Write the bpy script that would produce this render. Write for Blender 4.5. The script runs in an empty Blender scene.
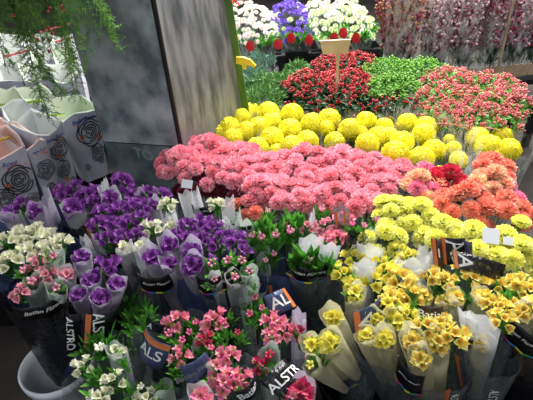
import bpy, bmesh, math, random
from mathutils import Vector, Matrix, Quaternion
random.seed(7)
R = math.radians
SC = bpy.context.scene
COL = SC.collection
# ------------------------------------------------------------------ camera
PITCH, ROLL, CAMZ, F = R(34), R(4.5), 1.55, 460.0
fw = Vector((0, math.cos(PITCH), -math.sin(PITCH)))
r0 = Vector((1, 0, 0)); u0 = Vector((0, math.sin(PITCH), math.cos(PITCH)))
rt = r0*math.cos(ROLL) - u0*math.sin(ROLL)
up = u0*math.cos(ROLL) + r0*math.sin(ROLL)
CAM = Vector((0, 0, CAMZ))
cd = bpy.data.cameras.new('camera'); cam = bpy.data.objects.new('camera', cd); COL.objects.link(cam)
cd.sensor_width = 36; cd.lens = 36*F/533; cd.clip_start = .02
cam.matrix_world = Matrix(((rt.x, up.x, -fw.x, 0), (rt.y, up.y, -fw.y, 0), (rt.z, up.z, -fw.z, CAMZ), (0, 0, 0, 1)))
SC.camera = cam
def ray(px, py): return fw + rt*((px-266.5)/F) - up*((py-200)/F)
def P(px, py, z):
    d = ray(px, py); return CAM + d*((z-CAMZ)/d.z)
def Q(px, py, y):
    d = ray(px, py); return CAM + d*(y/d.y)
def mpp(p): return (p-CAM).dot(fw)/F          # metres per pixel at p
# ------------------------------------------------------------------ world, light, exposure
W = bpy.data.worlds.new('world'); SC.world = W; W.use_nodes = True
W.node_tree.nodes['Background'].inputs[0].default_value = (.80, .88, 1, 1)
W.node_tree.nodes['Background'].inputs[1].default_value = .30
def area(name, loc, target, sx, sy, power, color=(1, 1, 1)):
    l = bpy.data.lights.new(name, 'AREA'); l.shape = 'RECTANGLE'; l.size = sx; l.size_y = sy; l.energy = power; l.color = color
    o = bpy.data.objects.new(name, l); COL.objects.link(o); o.location = loc
    o.rotation_euler = (Vector(target)-Vector(loc)).to_track_quat('-Z', 'Y').to_euler(); return o
area('hall_skylight', (.9, 4.6, 3.6), (.4, 2.2, .6), 3.4, 1.8, 520, (1, .98, .95))
area('hall_lamp', (1.3, 2.3, 3.0), (.7, 1.7, .7), 1.8, .8, 85, (1, .97, .92))
area('front_fill', (-.7, -1.0, 3.2), (-.1, .9, .6), 1.2, .4, 20, (.95, .98, 1))  # weak unseen fill added behind the camera to lift the foreground faces
SC.view_settings.view_transform = 'Standard'; SC.view_settings.look = 'None'
SC.view_settings.exposure = .25; SC.view_settings.gamma = 1
SC.cycles.transparent_max_bounces = 24; SC.cycles.max_bounces = 6
# ------------------------------------------------------------------ materials
def lin(c): return tuple(((x/255)/12.92 if x/255 <= .04045 else ((x/255+.055)/1.055)**2.4) for x in c)+(1,)
def mat(name, c, c2=None, scale=30, rough=.6, transl=0, metal=0, rnd=0, detail=3, spec=.4, bump=0, stretch=None):
    m = bpy.data.materials.new(name); m.use_nodes = True; n = m.node_tree.nodes; L = m.node_tree.links
    b = n['Principled BSDF']; b.inputs['Roughness'].default_value = rough; b.inputs['Metallic'].default_value = metal
    b.inputs['Specular IOR Level'].default_value = spec
    out = n['Material Output']; src = None
    if c2:
        tc = n.new('ShaderNodeTexCoord'); mp = n.new('ShaderNodeMapping'); L.new(tc.outputs['Object'], mp.inputs[0])
        if stretch: mp.inputs['Scale'].default_value = stretch
        nz = n.new('ShaderNodeTexNoise'); nz.inputs['Scale'].default_value = scale; nz.inputs['Detail'].default_value = detail
        L.new(mp.outputs[0], nz.inputs['Vector'])
        rp = n.new('ShaderNodeValToRGB'); rp.color_ramp.elements[0].position = .38; rp.color_ramp.elements[1].position = .62
        rp.color_ramp.elements[0].color = lin(c); rp.color_ramp.elements[1].color = lin(c2)
        L.new(nz.outputs[0], rp.inputs[0]); src = rp.outputs[0]
        if bump:
            bp = n.new('ShaderNodeBump'); bp.inputs['Strength'].default_value = bump; bp.inputs['Distance'].default_value = .01
            L.new(nz.outputs[0], bp.inputs['Height']); L.new(bp.outputs[0], b.inputs['Normal'])
    else:
        rg = n.new('ShaderNodeRGB'); rg.outputs[0].default_value = lin(c); src = rg.outputs[0]
    if rnd:
        oi = n.new('ShaderNodeObjectInfo'); hs = n.new('ShaderNodeHueSaturation'); mr = n.new('ShaderNodeMapRange')
        mr.inputs[3].default_value = 1-rnd; mr.inputs[4].default_value = 1+rnd*.6
        L.new(oi.outputs['Random'], mr.inputs[0]); L.new(mr.outputs[0], hs.inputs['Value']); L.new(src, hs.inputs['Color']); src = hs.outputs[0]
    L.new(src, b.inputs['Base Color'])
    if transl:
        t = n.new('ShaderNodeBsdfTranslucent'); mx = n.new('ShaderNodeMixShader'); mx.inputs[0].default_value = transl
        L.new(src, t.inputs[0]); L.new(b.outputs[0], mx.inputs[1]); L.new(t.outputs[0], mx.inputs[2]); L.new(mx.outputs[0], out.inputs[0])
    return m
def film(name, c, alpha, var=.2, rough=.25, transl=.4, scale=25, stretch=(3, 3, .6), metal=0):
    """thin wrapping: see-through by noise, the rest coloured, glossy and translucent"""
    m = bpy.data.materials.new(name); m.use_nodes = True; n = m.node_tree.nodes; L = m.node_tree.links
    b = n['Principled BSDF']; b.inputs['Base Color'].default_value = lin(c); b.inputs['Roughness'].default_value = rough
    t = n.new('ShaderNodeBsdfTranslucent'); t.inputs[0].default_value = lin(c)
    mx = n.new('ShaderNodeMixShader'); mx.inputs[0].default_value = transl
    L.new(b.outputs[0], mx.inputs[1]); L.new(t.outputs[0], mx.inputs[2])
    tr = n.new('ShaderNodeBsdfTransparent'); m2 = n.new('ShaderNodeMixShader')
    tc = n.new('ShaderNodeTexCoord'); mp = n.new('ShaderNodeMapping'); mp.inputs['Scale'].default_value = stretch
    nz = n.new('ShaderNodeTexNoise'); nz.inputs['Scale'].default_value = scale; nz.inputs['Detail'].default_value = 4
    L.new(tc.outputs['Object'], mp.inputs[0]); L.new(mp.outputs[0], nz.inputs['Vector'])
    mr = n.new('ShaderNodeMapRange'); mr.inputs[1].default_value = .35; mr.inputs[2].default_value = .65
    mr.inputs[3].default_value = max(0, alpha-var); mr.inputs[4].default_value = min(1, alpha+var)
    L.new(nz.outputs[0], mr.inputs[0]); L.new(mr.outputs[0], m2.inputs[0])
    L.new(tr.outputs[0], m2.inputs[1]); L.new(mx.outputs[0], m2.inputs[2]); L.new(m2.outputs[0], n['Material Output'].inputs[0])
    bp = n.new('ShaderNodeBump'); bp.inputs['Strength'].default_value = .5; bp.inputs['Distance'].default_value = .01
    L.new(nz.outputs[0], bp.inputs['Height']); L.new(bp.outputs[0], b.inputs['Normal'])
    return m
M = {}
def petal(k, a, b, r=.12): M[k] = mat('petal_'+k, a, b, 60, .55, .3, rnd=r)
petal('PU', (146, 70, 168), (186, 118, 202)); petal('PUi', (104, 36, 126), (164, 92, 180))
petal('WH', (244, 242, 224), (252, 250, 240)); petal('WHi', (226, 230, 176), (246, 244, 220))
petal('YE', (242, 234, 100), (250, 244, 156)); petal('YEi', (238, 222, 60), (246, 236, 110))
petal('YO', (250, 236, 118), (253, 245, 170)); petal('YOi', (250, 228, 90), (234, 160, 84))
petal('PK', (236, 112, 162), (250, 164, 196)); petal('PKi', (246, 160, 186), (250, 206, 150))
petal('PP', (238, 150, 180), (246, 196, 210)); petal('PPi', (236, 200, 190), (214, 90, 130))
petal('MG', (205, 36, 92), (228, 84, 130)); petal('MGi', (170, 20, 60), (220, 120, 130))
petal('mum', (255, 244, 28), (255, 250, 100), .06); petal('car_pink', (251, 166, 184), (254, 194, 206), .07)
petal('car_rose', (248, 150, 166), (252, 182, 192), .07); petal('car_coral', (250, 146, 124), (254, 186, 164), .1)
petal('car_red', (206, 44, 72), (228, 80, 104), .1); petal('car_cream', (250, 176, 156), (253, 228, 186), .12)
petal('car_mag', (244, 130, 170), (250, 180, 204), .15); petal('car_yel', (248, 246, 116), (253, 252, 170), .06)
petal('car_burg', (104, 30, 54), (136, 48, 76), .1)
petal('sp_white', (222, 222, 204), (240, 240, 230)); petal('sp_green', (190, 214, 146), (226, 236, 200)); petal('sp_purple', (92, 60, 190), (128, 92, 214)); petal('sp_pink', (240, 214, 220), (250, 240, 236))
petal('sp_red', (200, 30, 40), (220, 60, 60))
M['disc'] = mat('flower_eye', (226, 196, 60), None, rough=.8)
M['b_red'] = mat('berry_red', (164, 36, 46), (206, 84, 86), 90, .3, rnd=.15)
M['b_pink'] = mat('berry_pink', (196, 84, 100), (226, 136, 134), 90, .35, rnd=.12)
M['b_green'] = mat('berry_green', (96, 150, 50), (134, 184, 74), 90, .4, rnd=.15)
M['b_dark'] = mat('berry_dark', (140, 22, 40), (190, 40, 60), 90, .3, rnd=.15)
M['leaf'] = mat('leaf_green', (56, 126, 40), (108, 172, 68), 40, .45, .25, rnd=.25)
M['leaf_d'] = mat('leaf_dark', (30, 66, 34), (56, 96, 48), 40, .5, .2, rnd=.2)
M['leaf_b'] = mat('leaf_bluegreen', (70, 110, 90), (110, 146, 124), 40, .6, .2, rnd=.2)
M['leaf_l'] = mat('leaf_light', (84, 142, 54), (124, 180, 78), 40, .5, .3, rnd=.2)
M['fern'] = mat('fern_green', (62, 116, 52), (120, 168, 76), 20, .5, .3, rnd=.25)
M['stem'] = mat('stem_green', (58, 96, 44), (84, 124, 60), 60, .5)
M['paper'] = film('white_tissue', (226, 228, 232), .60, .26, .5, .3, 60, (2.2, 2.2, .3))
M['paper_p'] = film('lilac_tissue', (214, 206, 226), .66, .26, .5, .3, 60, (2.5, 2.5, .35))
M['paper_y'] = film('cream_tissue', (232, 226, 190), .52, .28, .5, .35, 60, (2.2, 2.2, .3))
M['paper_g'] = film('grey_green_tissue', (204, 218, 208), .56, .26, .5, .3, 60, (2.5, 2.5, .35))
M['cello'] = film('clear_film', (235, 240, 240), .10, .10, .08, .1, 14, (2, 2, .8))
M['cello2'] = film('crinkled_film', (246, 246, 246), .24, .24, .12, .1, 34, (1.6, 1.6, .5))
M['pack_film'] = film('crinkled_pack_film', (250, 250, 250), .22, .22, .18, .15, 30, (1.4, 1.4, .6))
M['dark_film'] = film('dark_printed_film', (22, 22, 28), .80, .15, .22, .1, 30)
M['smoke_film'] = film('smoky_film', (122, 130, 134), .5, .2, .2, .2, 30)
M['denim'] = film('navy_printed_film', (62, 74, 112), .88, .1, .3, .1, 40)
M['black'] = mat('black_plastic', (16, 16, 18), (26, 26, 30), 20, .4)
M['band'] = mat('black_label', (14, 13, 15), (22, 20, 24), 30, .35)
M['brownband'] = mat('brown_label', (52, 38, 26), (64, 48, 34), 30, .4)
M['ink'] = mat('white_ink', (225, 225, 222), None, rough=.6)
M['ink_g'] = mat('grey_ink', (120, 120, 124), None, rough=.6)
M['orange'] = mat('orange_print', (206, 104, 52), (224, 128, 76), 10, .4)
M['magenta'] = mat('magenta_print', (150, 30, 110), None, rough=.4)
for k, c in dict(c_blue=(30, 130, 200), c_yel=(230, 210, 40), c_grn=(50, 150, 60), c_red=(200, 40, 60), c_mag=(170, 40, 140)).items(): M[k] = mat(k, c, None, rough=.4)
M['white_pl'] = mat('white_plastic', (244, 246, 248), (232, 234, 238), 12, .35)
M['floor'] = mat('concrete', (44, 38, 34), (66, 58, 52), 3, .75, bump=.2, detail=8)
M['slate'] = mat('painted_steel', (104, 118, 122), (186, 196, 196), 9, .42, metal=.1, detail=12, bump=.15, stretch=(1, 1, .8))
M['steel'] = mat('streaked_steel', (80, 86, 90), (134, 138, 142), 9, .4, metal=.15, detail=10, stretch=(2.5, 2.5, .6), bump=.1)
M['seam'] = mat('dark_seam', (30, 32, 34), None, rough=.5, metal=.3)
M['greenpaint'] = mat('green_paint', (62, 104, 40), (84, 126, 52), 8, .5)
M['chalk'] = mat('chalk', (150, 158, 162), None, rough=.9)
M['redtag'] = mat('red_card', (176, 20, 30), (196, 34, 40), 10, .5)
M['slate_shaded'] = mat('painted_steel_shaded', (78, 92, 96), (128, 138, 140), 9, .42, metal=.1, detail=12, bump=.15)  # same steel darkened: shade low on the pillar put into the colour
M['bagp'] = mat('white_bag_paper', (178, 178, 190), (200, 200, 208), 9, .6, .12, bump=.2)
M['bag_g'] = mat('pale_green_paper', (214, 226, 200), (228, 236, 216), 6, .6, .3, bump=.3)
M['bag_p'] = mat('peach_paper', (240, 200, 186), (246, 222, 212), 6, .6, .3, bump=.3)
M['bag_w'] = mat('white_inner_paper', (226, 232, 222), (240, 242, 238), 6, .6, .3, bump=.3)
M['bline'] = mat('black_print', (44, 44, 50), None, rough=.6)
M['gblot'] = mat('grey_print', (128, 128, 136), None, rough=.6)
M['oblot'] = mat('orange_dots', (230, 110, 70), None, rough=.6)
M['bluetxt'] = mat('blue_print', (54, 84, 160), None, rough=.6)
M['lime'] = mat('lime_tag', (168, 206, 40), (186, 220, 60), 10, .5)
M['ytag'] = mat('yellow_tag', (222, 196, 40), (230, 208, 60), 10, .5)
M['card'] = mat('cardboard', (150, 128, 100), (176, 152, 122), 14, .8)
M['sign'] = mat('beige_board', (190, 172, 142), (204, 188, 160), 10, .7)
M['paperw'] = mat('white_card', (226, 228, 232), None, rough=.6)
M['hflor'] = mat('heather_floret', (150, 38, 84), (196, 84, 124), 60, .6, .2, rnd=.2)
M['hflor2'] = mat('heather_rust', (160, 96, 84), (206, 160, 120), 60, .6, .2, rnd=.2)
M['hflor3'] = mat('heather_pale', (228, 190, 204), (246, 232, 232), 60, .6, .2, rnd=.1)
# ------------------------------------------------------------------ mesh helpers
class MB:
    def __init__(s): s.v = []; s.f = []; s.m = []; s.mats = []
    def mi(s, m):
        if m not in s.mats: s.mats.append(m)
        return s.mats.index(m)
    def quad_grid(s, pts, m, close=False):
        """pts: list of rows of Vectors"""
        k = s.mi(m); b = len(s.v); nr = len(pts); nc = len(pts[0])
        for r in pts: s.v += [tuple(p) for p in r]
        for i in range(nr-1):
            for j in range(nc if close else nc-1):
                j2 = (j+1) % nc
                s.f.append((b+i*nc+j, b+i*nc+j2, b+(i+1)*nc+j2, b+(i+1)*nc+j)); s.m.append(k)
    def poly(s, pts, m):
        b = len(s.v); s.v += [tuple(p) for p in pts]; s.f.append(tuple(range(b, b+len(pts)))); s.m.append(s.mi(m))
    def tube(s, pts, rad, m, n=5, cap=True):
        rows = []
        for i, p in enumerate(pts):
            p = Vector(p); a = Vector(pts[max(0, i-1)]); c = Vector(pts[min(len(pts)-1, i+1)])
            d = (c-a).normalized(); q = d.to_track_quat('Z', 'Y'); rr = rad[i] if hasattr(rad, '__len__') else rad
            rows.append([p+q@Vector((math.cos(t*2*math.pi/n)*rr, math.sin(t*2*math.pi/n)*rr, 0)) for t in range(n)])
        s.quad_grid(rows, m, True)
        if cap: s.poly(rows[0][::-1], m); s.poly(rows[-1], m)
    def ball(s, c, r, m, nu=6, nv=4, sz=1, q=None):
        rows = []
        for i in range(nv+1):
            th = math.pi*i/nv
            row = [Vector((math.sin(th)*math.cos(2*math.pi*j/nu)*r, math.sin(th)*math.sin(2*math.pi*j/nu)*r, -math.cos(th)*r*sz)) for j in range(nu)]
            rows.append([Vector(c)+(q@p if q else p) for p in row])
        s.quad_grid(rows, m, True)
    def box(s, c, d, m, q=None):
        c = Vector(c); P8 = [Vector((x*d[0]/2, y*d[1]/2, z*d[2]/2)) for x in (-1, 1) for y in (-1, 1) for z in (-1, 1)]
        P8 = [c+(q@p if q else p) for p in P8]
        for f in ((0, 1, 3, 2), (4, 6, 7, 5), (0, 4, 5, 1), (2, 3, 7, 6), (0, 2, 6, 4), (1, 5, 7, 3)): s.poly([P8[i] for i in f], m)
    def mesh(s, name, smooth=True):
        me = bpy.data.meshes.new(name); me.from_pydata(s.v, [], s.f)
        for m in s.mats: me.materials.append(M[m])
        for p, k in zip(me.polygons, s.m): p.material_index = k; p.use_smooth = smooth
        me.update(); return me
def thick(o, t, off=-1):
    md = o.modifiers.new('thickness', 'SOLIDIFY'); md.thickness = t; md.offset = off
    return o
def link(name, me, parent=None, mw=None, label=None):
    o = bpy.data.objects.new(name, me); COL.objects.link(o)
    if parent is not None:
        o.parent = parent
        if mw is not None: o.matrix_local = Matrix.Translation(-parent.location) @ mw
        else: o.location = -parent.location
    elif mw is not None: o.matrix_world = mw
    if label: o['label'] = label
    return o
def empty(name, loc, label, cat, group=None):
    o = bpy.data.objects.new(name, None); COL.objects.link(o); o.location = loc; o.empty_display_size = .05
    o['label'] = label; o['category'] = cat; o['kind'] = 'thing'
    if group: o['group'] = group
    return o
def tag(o, label, cat, group=None):
    o['label'] = label; o['category'] = cat; o['kind'] = 'thing'
    if group: o['group'] = group
    return o
def struct(o): o['kind'] = 'structure'; return o
def TRS(loc, d=Vector((0, 0, 1)), spin=0, s=1):
    q = Vector(d).normalized().to_track_quat('Z', 'Y') @ Quaternion((0, 0, 1), spin)
    sv = Vector((s, s, s)) if not hasattr(s, '__len__') else Vector(s)
    return Matrix.LocRotScale(Vector(loc), q, sv)
U = random.uniform
# ------------------------------------------------------------------ library meshes
def petal_rows(L, w, open0, open1, ang, nr=5, nc=3, cup=.2, base=.002, ruf=0, tipw=.25):
    """a petal starting at the centre, leaning out by open0 -> open1 (radians from the axis)"""
    rows = []; r = base; z = 0
    for i in range(nr):
        t = i/(nr-1); a = open0+(open1-open0)*t
        if i: r += math.sin(a)*L/(nr-1); z += math.cos(a)*L/(nr-1)
        ww = w*(math.sin(math.pi*min(1, (t*.86+.14)))**.7)*(1 if t < .99 else tipw)
        row = []
        for j in range(nc):
            u = j/(nc-1)*2-1
            lift = cup*abs(u)*ww
            x = r-lift*math.cos(a)+ruf*U(-1, 1)*t; y = u*ww/2; zz = z+lift*math.sin(a)+ruf*U(-1, 1)*t
            row.append(Vector((x*math.cos(ang)-y*math.sin(ang), x*math.sin(ang)+y*math.cos(ang), zz)))
        rows.append(row)
    return rows
LIB = {}
def alstro(col):
    out = []
    for v in range(3):
        b = MB(); k = U(.8, 1.15)
        for i in range(3):
            b.quad_grid(petal_rows(.031*k, .026, .30, .95*k, i*2.094+U(-.1, .1), cup=.32, nc=5, ruf=.0008, tipw=.55), col)
        for i in range(3):
            b.quad_grid(petal_rows(.031*k, .015, .2, .72*k, i*2.094+1.047+U(-.1, .1), cup=.3, tipw=.5), col+'i')
        for i in range(5):
            a = i*1.256; b.tube([(0, 0, 0), (.002*math.cos(a), .002*math.sin(a), .014), (.006*math.cos(a), .006*math.sin(a), .026)], .0006, col, 3)
        b.tube([(0, 0, -.03), (0, 0, 0)], [.0015, .003], 'stem', 5)
        out.append(b.mesh('alstroemeria_blossom'))
    return out
for c in ('PU', 'WH', 'YE', 'YO', 'PK', 'PP', 'MG'): LIB[c] = alstro(c)
def budm(col):
    b = MB()
    for k in range(5):
        a = k*1.25; d = Vector((math.cos(a)*.35, math.sin(a)*.35, 1)).normalized(); c = d*.03*U(.8, 1.2)
        b.ball(c, .006, col, 6, 5, 2.1, d.to_track_quat('Z', 'Y')); b.tube([(0, 0, 0), c], .001, 'stem', 4)
    return b.mesh('flower_buds')
LIB['bud'] = {c: budm(c) for c in ('PU', 'WH', 'YE', 'YO', 'PK', 'PP', 'MG')}
def leaf(b, m, base, d, L, w, curl=.5, side=None):
    """lanceolate leaf from base along d, bending away"""
    d = Vector(d).normalized(); sd = d.cross(Vector((U(-.3, .3), U(-.3, .3), 1)));
    if sd.length < .1: sd = Vector((1, 0, 0))
    sd.normalize(); nrm = sd.cross(d); p = Vector(base); rows = []
    for i in range(6):
        t = i/5; ww = w*math.sin(math.pi*(.06+.93*t))**.8
        rows.append([p-sd*ww/2+nrm*ww*.18, p.copy(), p+sd*ww/2+nrm*ww*.18])
        d2 = (d - Vector((0, 0, 1))*curl*t + Vector((d.x, d.y, 0))*curl*.5*t).normalized(); p = p+d2*L/5
    b.quad_grid(rows, m)
def tuft(m, n, L, w, spread, up_=1.0, curl=.4):
    out = []
    for v in range(3):
        b = MB()
        for i in range(n):
            a = U(0, 6.28); s = U(.15, 1)*spread; bx = U(0, .012)
            leaf(b, m, (math.cos(a)*bx, math.sin(a)*bx, U(-.05, .0)), (math.cos(a)*s, math.sin(a)*s, up_), L*U(.6, 1.1), w*U(.7, 1.1), curl*U(.2, 1.2))
        out.append(b.mesh('leaf_tuft'))
    return out
LIB['tuft'] = tuft('leaf', 10, .078, .017, .6)
LIB['tuftbig'] = tuft('leaf', 8, .10, .021, .35, 1, .12)
LIB['tuftd'] = tuft('leaf_d', 12, .09, .018, 1.1)
def cone(m, wide=1.25, cut=0):
    """unit wrapped sleeve: top radius 1 at z=0, going down to z=-1, crumpled, with an overlapped fold"""
    out = []
    for v in range(4):
        b = MB(); n = 22; ph = U(0, 6.28); rows = []
        for i in range(9):
            t = i/8; r = (1.0 if i else 1.04)-.5*t**1.2
            row = []
            for j in range(n):
                a = 2*math.pi*j/n; w = .05*math.sin(5*a+ph+3*t)+.035*math.sin(9*a+2*ph-5*t)+U(-.02, .02)
                rr = r*(1+w); zt = -t
                if i == 0: zt += .05*math.sin(a+ph)+.025*math.sin(4*a+ph)
                row.append(Vector((math.cos(a)*rr, math.sin(a)*rr, zt)))
            rows.append(row)
        b.quad_grid(rows, m, True)
        out.append(b.mesh('tissue_cone'))
    return out
LIB['cone'] = {k: cone(k) for k in ('paper', 'paper_p', 'paper_g', 'paper_y')}
def sheet(m):
    """taller closed tissue: the mouth pinched into a flat fan"""
    out = []
    for v in range(3):
        b = MB(); n = 20; rows = []; ph = U(0, 6)
        for i in range(9):
            t = i/8; fl = .35+.65*min(1, t*1.6); rx = 1.25-.75*t; row = []
            for j in range(n):
                a = 2*math.pi*j/n; w = 1+.06*math.sin(6*a+ph)+U(-.02, .02)
                row.append(Vector((math.cos(a)*rx*w, math.sin(a)*fl*(1-.45*t)*w, -t+(.05*math.cos(a+ph)+.03*math.sin(5*a) if i == 0 else 0))))
            rows.append(row)
        b.quad_grid(rows, m, True); out.append(b.mesh('tissue_sheet'))
    return out
LIB['sheet'] = {k: sheet(k) for k in ('paper', 'paper_p', 'paper_g', 'paper_y')}
def stems(n=7, m='stem'):
    b = MB()
    for i in range(n):
        a = U(0, 6.28); r = math.sqrt(U(0, 1)); b.tube([(math.cos(a)*r, math.sin(a)*r, 0), (math.cos(a)*r*.5, math.sin(a)*r*.5, -.5), (math.cos(a)*r*.35, math.sin(a)*r*.35, -1)], .03, m, 4)
    return b.mesh('stems')
LIB['stems'] = [stems() for _ in range(3)]
def carnation(m):
    out = []
    for v in range(3):
        b = MB()
        for (tilt, n, L) in ((.12, 5, .021), (.5, 7, .023), (.9, 9, .024), (1.3, 10, .024), (1.7, 9, .020)):
            for i in range(n):
                a = 2*math.pi*(i+U(-.3, .3))/n+tilt*3; rows = []
                for k in range(4):
                    t = k/3; rr = L*(.15+.85*t); row = []
                    for j in range(6):
                        u = (j/5*2-1); wa = u*(.42+.25*t)*(6/n)**.5
                        th = tilt+ (.14*math.sin(j*2.4+i) if k > 1 else 0)+U(-.06, .06)*t
                        r2 = rr*(1+(.09 if j % 2 else -.05)*(k == 3))
                        row.append(Vector((math.sin(th)*math.cos(a+wa)*r2, math.sin(th)*math.sin(a+wa)*r2, math.cos(th)*r2*.9)))
                    rows.append(row)
                b.quad_grid(rows, m)
        b.tube([(0, 0, -.03), (0, 0, -.012), (0, 0, .004)], [.003, .006, .008], 'stem', 6)
        out.append(b.mesh('carnation_head', False))
    return out
for c in ('pink', 'rose', 'coral', 'red', 'cream', 'mag', 'yel', 'burg'): LIB['car_'+c] = carnation('car_'+c)
def mum():
    out = []
    for v in range(3):
        b = MB(); N = 210; R_ = .046
        b.ball((0, 0, 0), R_*.72, 'mum', 12, 8)
        for i in range(N):
            z = 1-1.75*(i+.5)/N; th = i*2.39996; r = math.sqrt(max(0, 1-z*z)); n = Vector((r*math.cos(th), r*math.sin(th), z)).normalized()
            s = n.cross(Vector((U(-1, 1), U(-1, 1), U(-1, 1)))).normalized() if i < 25 else n.cross(Vector((0, 0, 1))).normalized()
            t_ = s.cross(n)                       # upward tangent
            w = .0052; k = R_*U(.95, 1.05); rows = []
            for (a, h, ww) in ((.55, -.10, .7), (.86, -.14, 1.1), (1.0, .02, 1.0), (.97, .16, .35)):
                c = (n*a+t_*h)*k; rows.append([c-s*w*ww, c+n*(-.0012), c+s*w*ww])
            b.quad_grid(rows, 'mum')
        b.tube([(0, 0, -.09), (0, 0, -.035)], .004, 'stem', 5)
        out.append(b.mesh('chrysanthemum_head'))
    return out
LIB['mum'] = mum()
def sprig(bm_, lm, nb=8, nl=8, sz=.0055):
    out = []
    for v in range(3):
        b = MB()
        for i in range(nb):
            a = U(0, 6.28); d = Vector((math.cos(a)*U(0, .9), math.sin(a)*U(0, .9), 1)).normalized(); c = d*U(.016, .038)
            b.tube([(0, 0, 0), c], .0009, lm, 3, False)
            b.ball(c, sz, bm_, 6, 4, 1.35, d.to_track_quat('Z', 'Y'))
        for i in range(nl):
            a = U(0, 6.28); leaf(b, lm, (0, 0, U(-.02, .012)), (math.cos(a), math.sin(a), U(.2, 1)), U(.025, .04), .012, .4)
        out.append(b.mesh('berry_sprig'))
    return out
LIB['b_red'] = sprig('b_red', 'leaf_d', 22, 8, .0042); LIB['b_pink'] = sprig('b_pink', 'leaf_l', 19, 12, .0038); LIB['b_green'] = sprig('b_green', 'leaf_l', 20, 12, .0040)
LIB['b_dark'] = sprig('b_dark', 'leaf_d', 4, 12)
M['leaf_f'] = mat('leaf_fluffy', (64, 110, 52), (104, 150, 78), 40, .6, .2, rnd=.2)
LIB['fluff'] = tuft('leaf_f', 22, .035, .008, 1.2); LIB['euc'] = tuft('leaf_b', 18, .05, .008, .9)
def daisy(m, r=.022, layers=3):
    out = []
    for v in range(2):
        b = MB()
        for l in range(layers):
            n = 12-l*2
            for i in range(n): b.quad_grid(petal_rows(r*(1-.2*l), .008, 1.25-.4*l, 1.5-.45*l, 6.283*i/n+l*.3, nr=3, cup=.15), m)
        b.ball((0, 0, .003), .004, 'disc', 6, 4, .6)
        b.tube([(0, 0, -.05), (0, 0, 0)], .0015, 'stem', 4)
        out.append(b.mesh('spray_flower'))
    return out
for c in ('sp_white', 'sp_green', 'sp_purple', 'sp_pink', 'sp_red'): LIB[c] = daisy(c)
def heather(m, m2):
    out = []
    for v in range(3):
        b = MB(); tips = []
        for s in range(5):
            a = U(0, 6.28); tips.append(Vector((math.cos(a)*U(.02, .06), math.sin(a)*U(.02, .06), U(.32, .42))))
        for t in tips:
            b.tube([(0, 0, 0), t*.5+Vector((0, 0, .02)), t], .0014, 'leaf_d', 3, False)
            for i in range(60):
                k = U(.24, 1)**.9; c = t*k+Vector((U(-1, 1), U(-1, 1), U(-.3, 1)))*.016
                b.ball(c, U(.005, .0085), m if U(0, 1) < .6 else m2, 4, 3)
            for i in range(9):
                k = U(.02, .5); a = U(0, 6.28); leaf(b, 'leaf_d', t*k, (math.cos(a), math.sin(a), 1), .05, .006, .1)
        out.append(b.mesh('heather_spray'))
    return out
LIB['heather'] = heather('hflor', 'hflor3'); LIB['rust'] = heather('hflor2', 'hflor')
def frond():
    out = []
    for v in range(4):
        b = MB(); p = Vector((0, 0, 0)); d = Vector((1, 0, .15)).normalized(); pts = [p.copy()]; L = U(.85, 1.1)
        for i in range(14):
            d = (d+Vector((0, 0, -.16))+Vector((0, U(-.08, .08), 0))).normalized(); p = p+d*L*.05; pts.append(p.copy())
        b.tube(pts, [.0018]*15, 'fern', 4)
        for i in range(1, 15):
            for k in range(6):
                base = pts[i-1].lerp(pts[i], U(0, 1)); a = U(0, 6.28); q = (pts[i]-pts[i-1]).normalized()
                bd = (q*.7+Vector((0, math.cos(a), math.sin(a)))).normalized(); bl = U(.03, .08); e = base+bd*bl
                b.tube([base, e], .0006, 'fern', 3, False)
                for s in range(13):
                    c = base.lerp(e, (s+1)/13.5); nd = (bd*U(.2, 1)+Vector((U(-1, 1), U(-1, 1), U(-1, 1)))).normalized(); l = U(.010, .020)
                    sd = nd.cross(Vector((U(-1, 1), U(-1, 1), U(-1, 1)))).normalized()*.0016
                    b.poly([c-sd, c+sd, c+nd*l], 'fern')
        out.append(b.mesh('fern_frond', False))
    return out
LIB['frond'] = frond()
# ------------------------------------------------------------------ text
def text_polys(s, size=1, shear=0):
    cu = bpy.data.curves.new('t', 'FONT'); cu.body = s; cu.size = size; cu.shear = shear; cu.align_x = 'CENTER'; cu.align_y = 'CENTER'; cu.offset = .012*size
    o = bpy.data.objects.new('t', cu); COL.objects.link(o); dg = bpy.context.evaluated_depsgraph_get()
    me = bpy.data.meshes.new_from_object(o.evaluated_get(dg)); vs = [v.co.copy() for v in me.vertices]; fs = [tuple(p.vertices) for p in me.polygons]
    bpy.data.objects.remove(o); bpy.data.curves.remove(cu); bpy.data.meshes.remove(me); return vs, fs
TX = {}
def text_mesh(s, m, fn, size, shear=0, th=None):
    """letters laid on a surface: fn(u, v) -> world point"""
    key = (s, shear)
    if key not in TX: TX[key] = text_polys(s, 1, shear)
    vs, fs = TX[key]; b = MB(); k = b.mi(m)
    b.v = [tuple(fn(v.x*size, v.y*size)) for v in vs]; b.f = list(fs); b.m = [k]*len(fs)
    return b.mesh('lettering', False)
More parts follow.
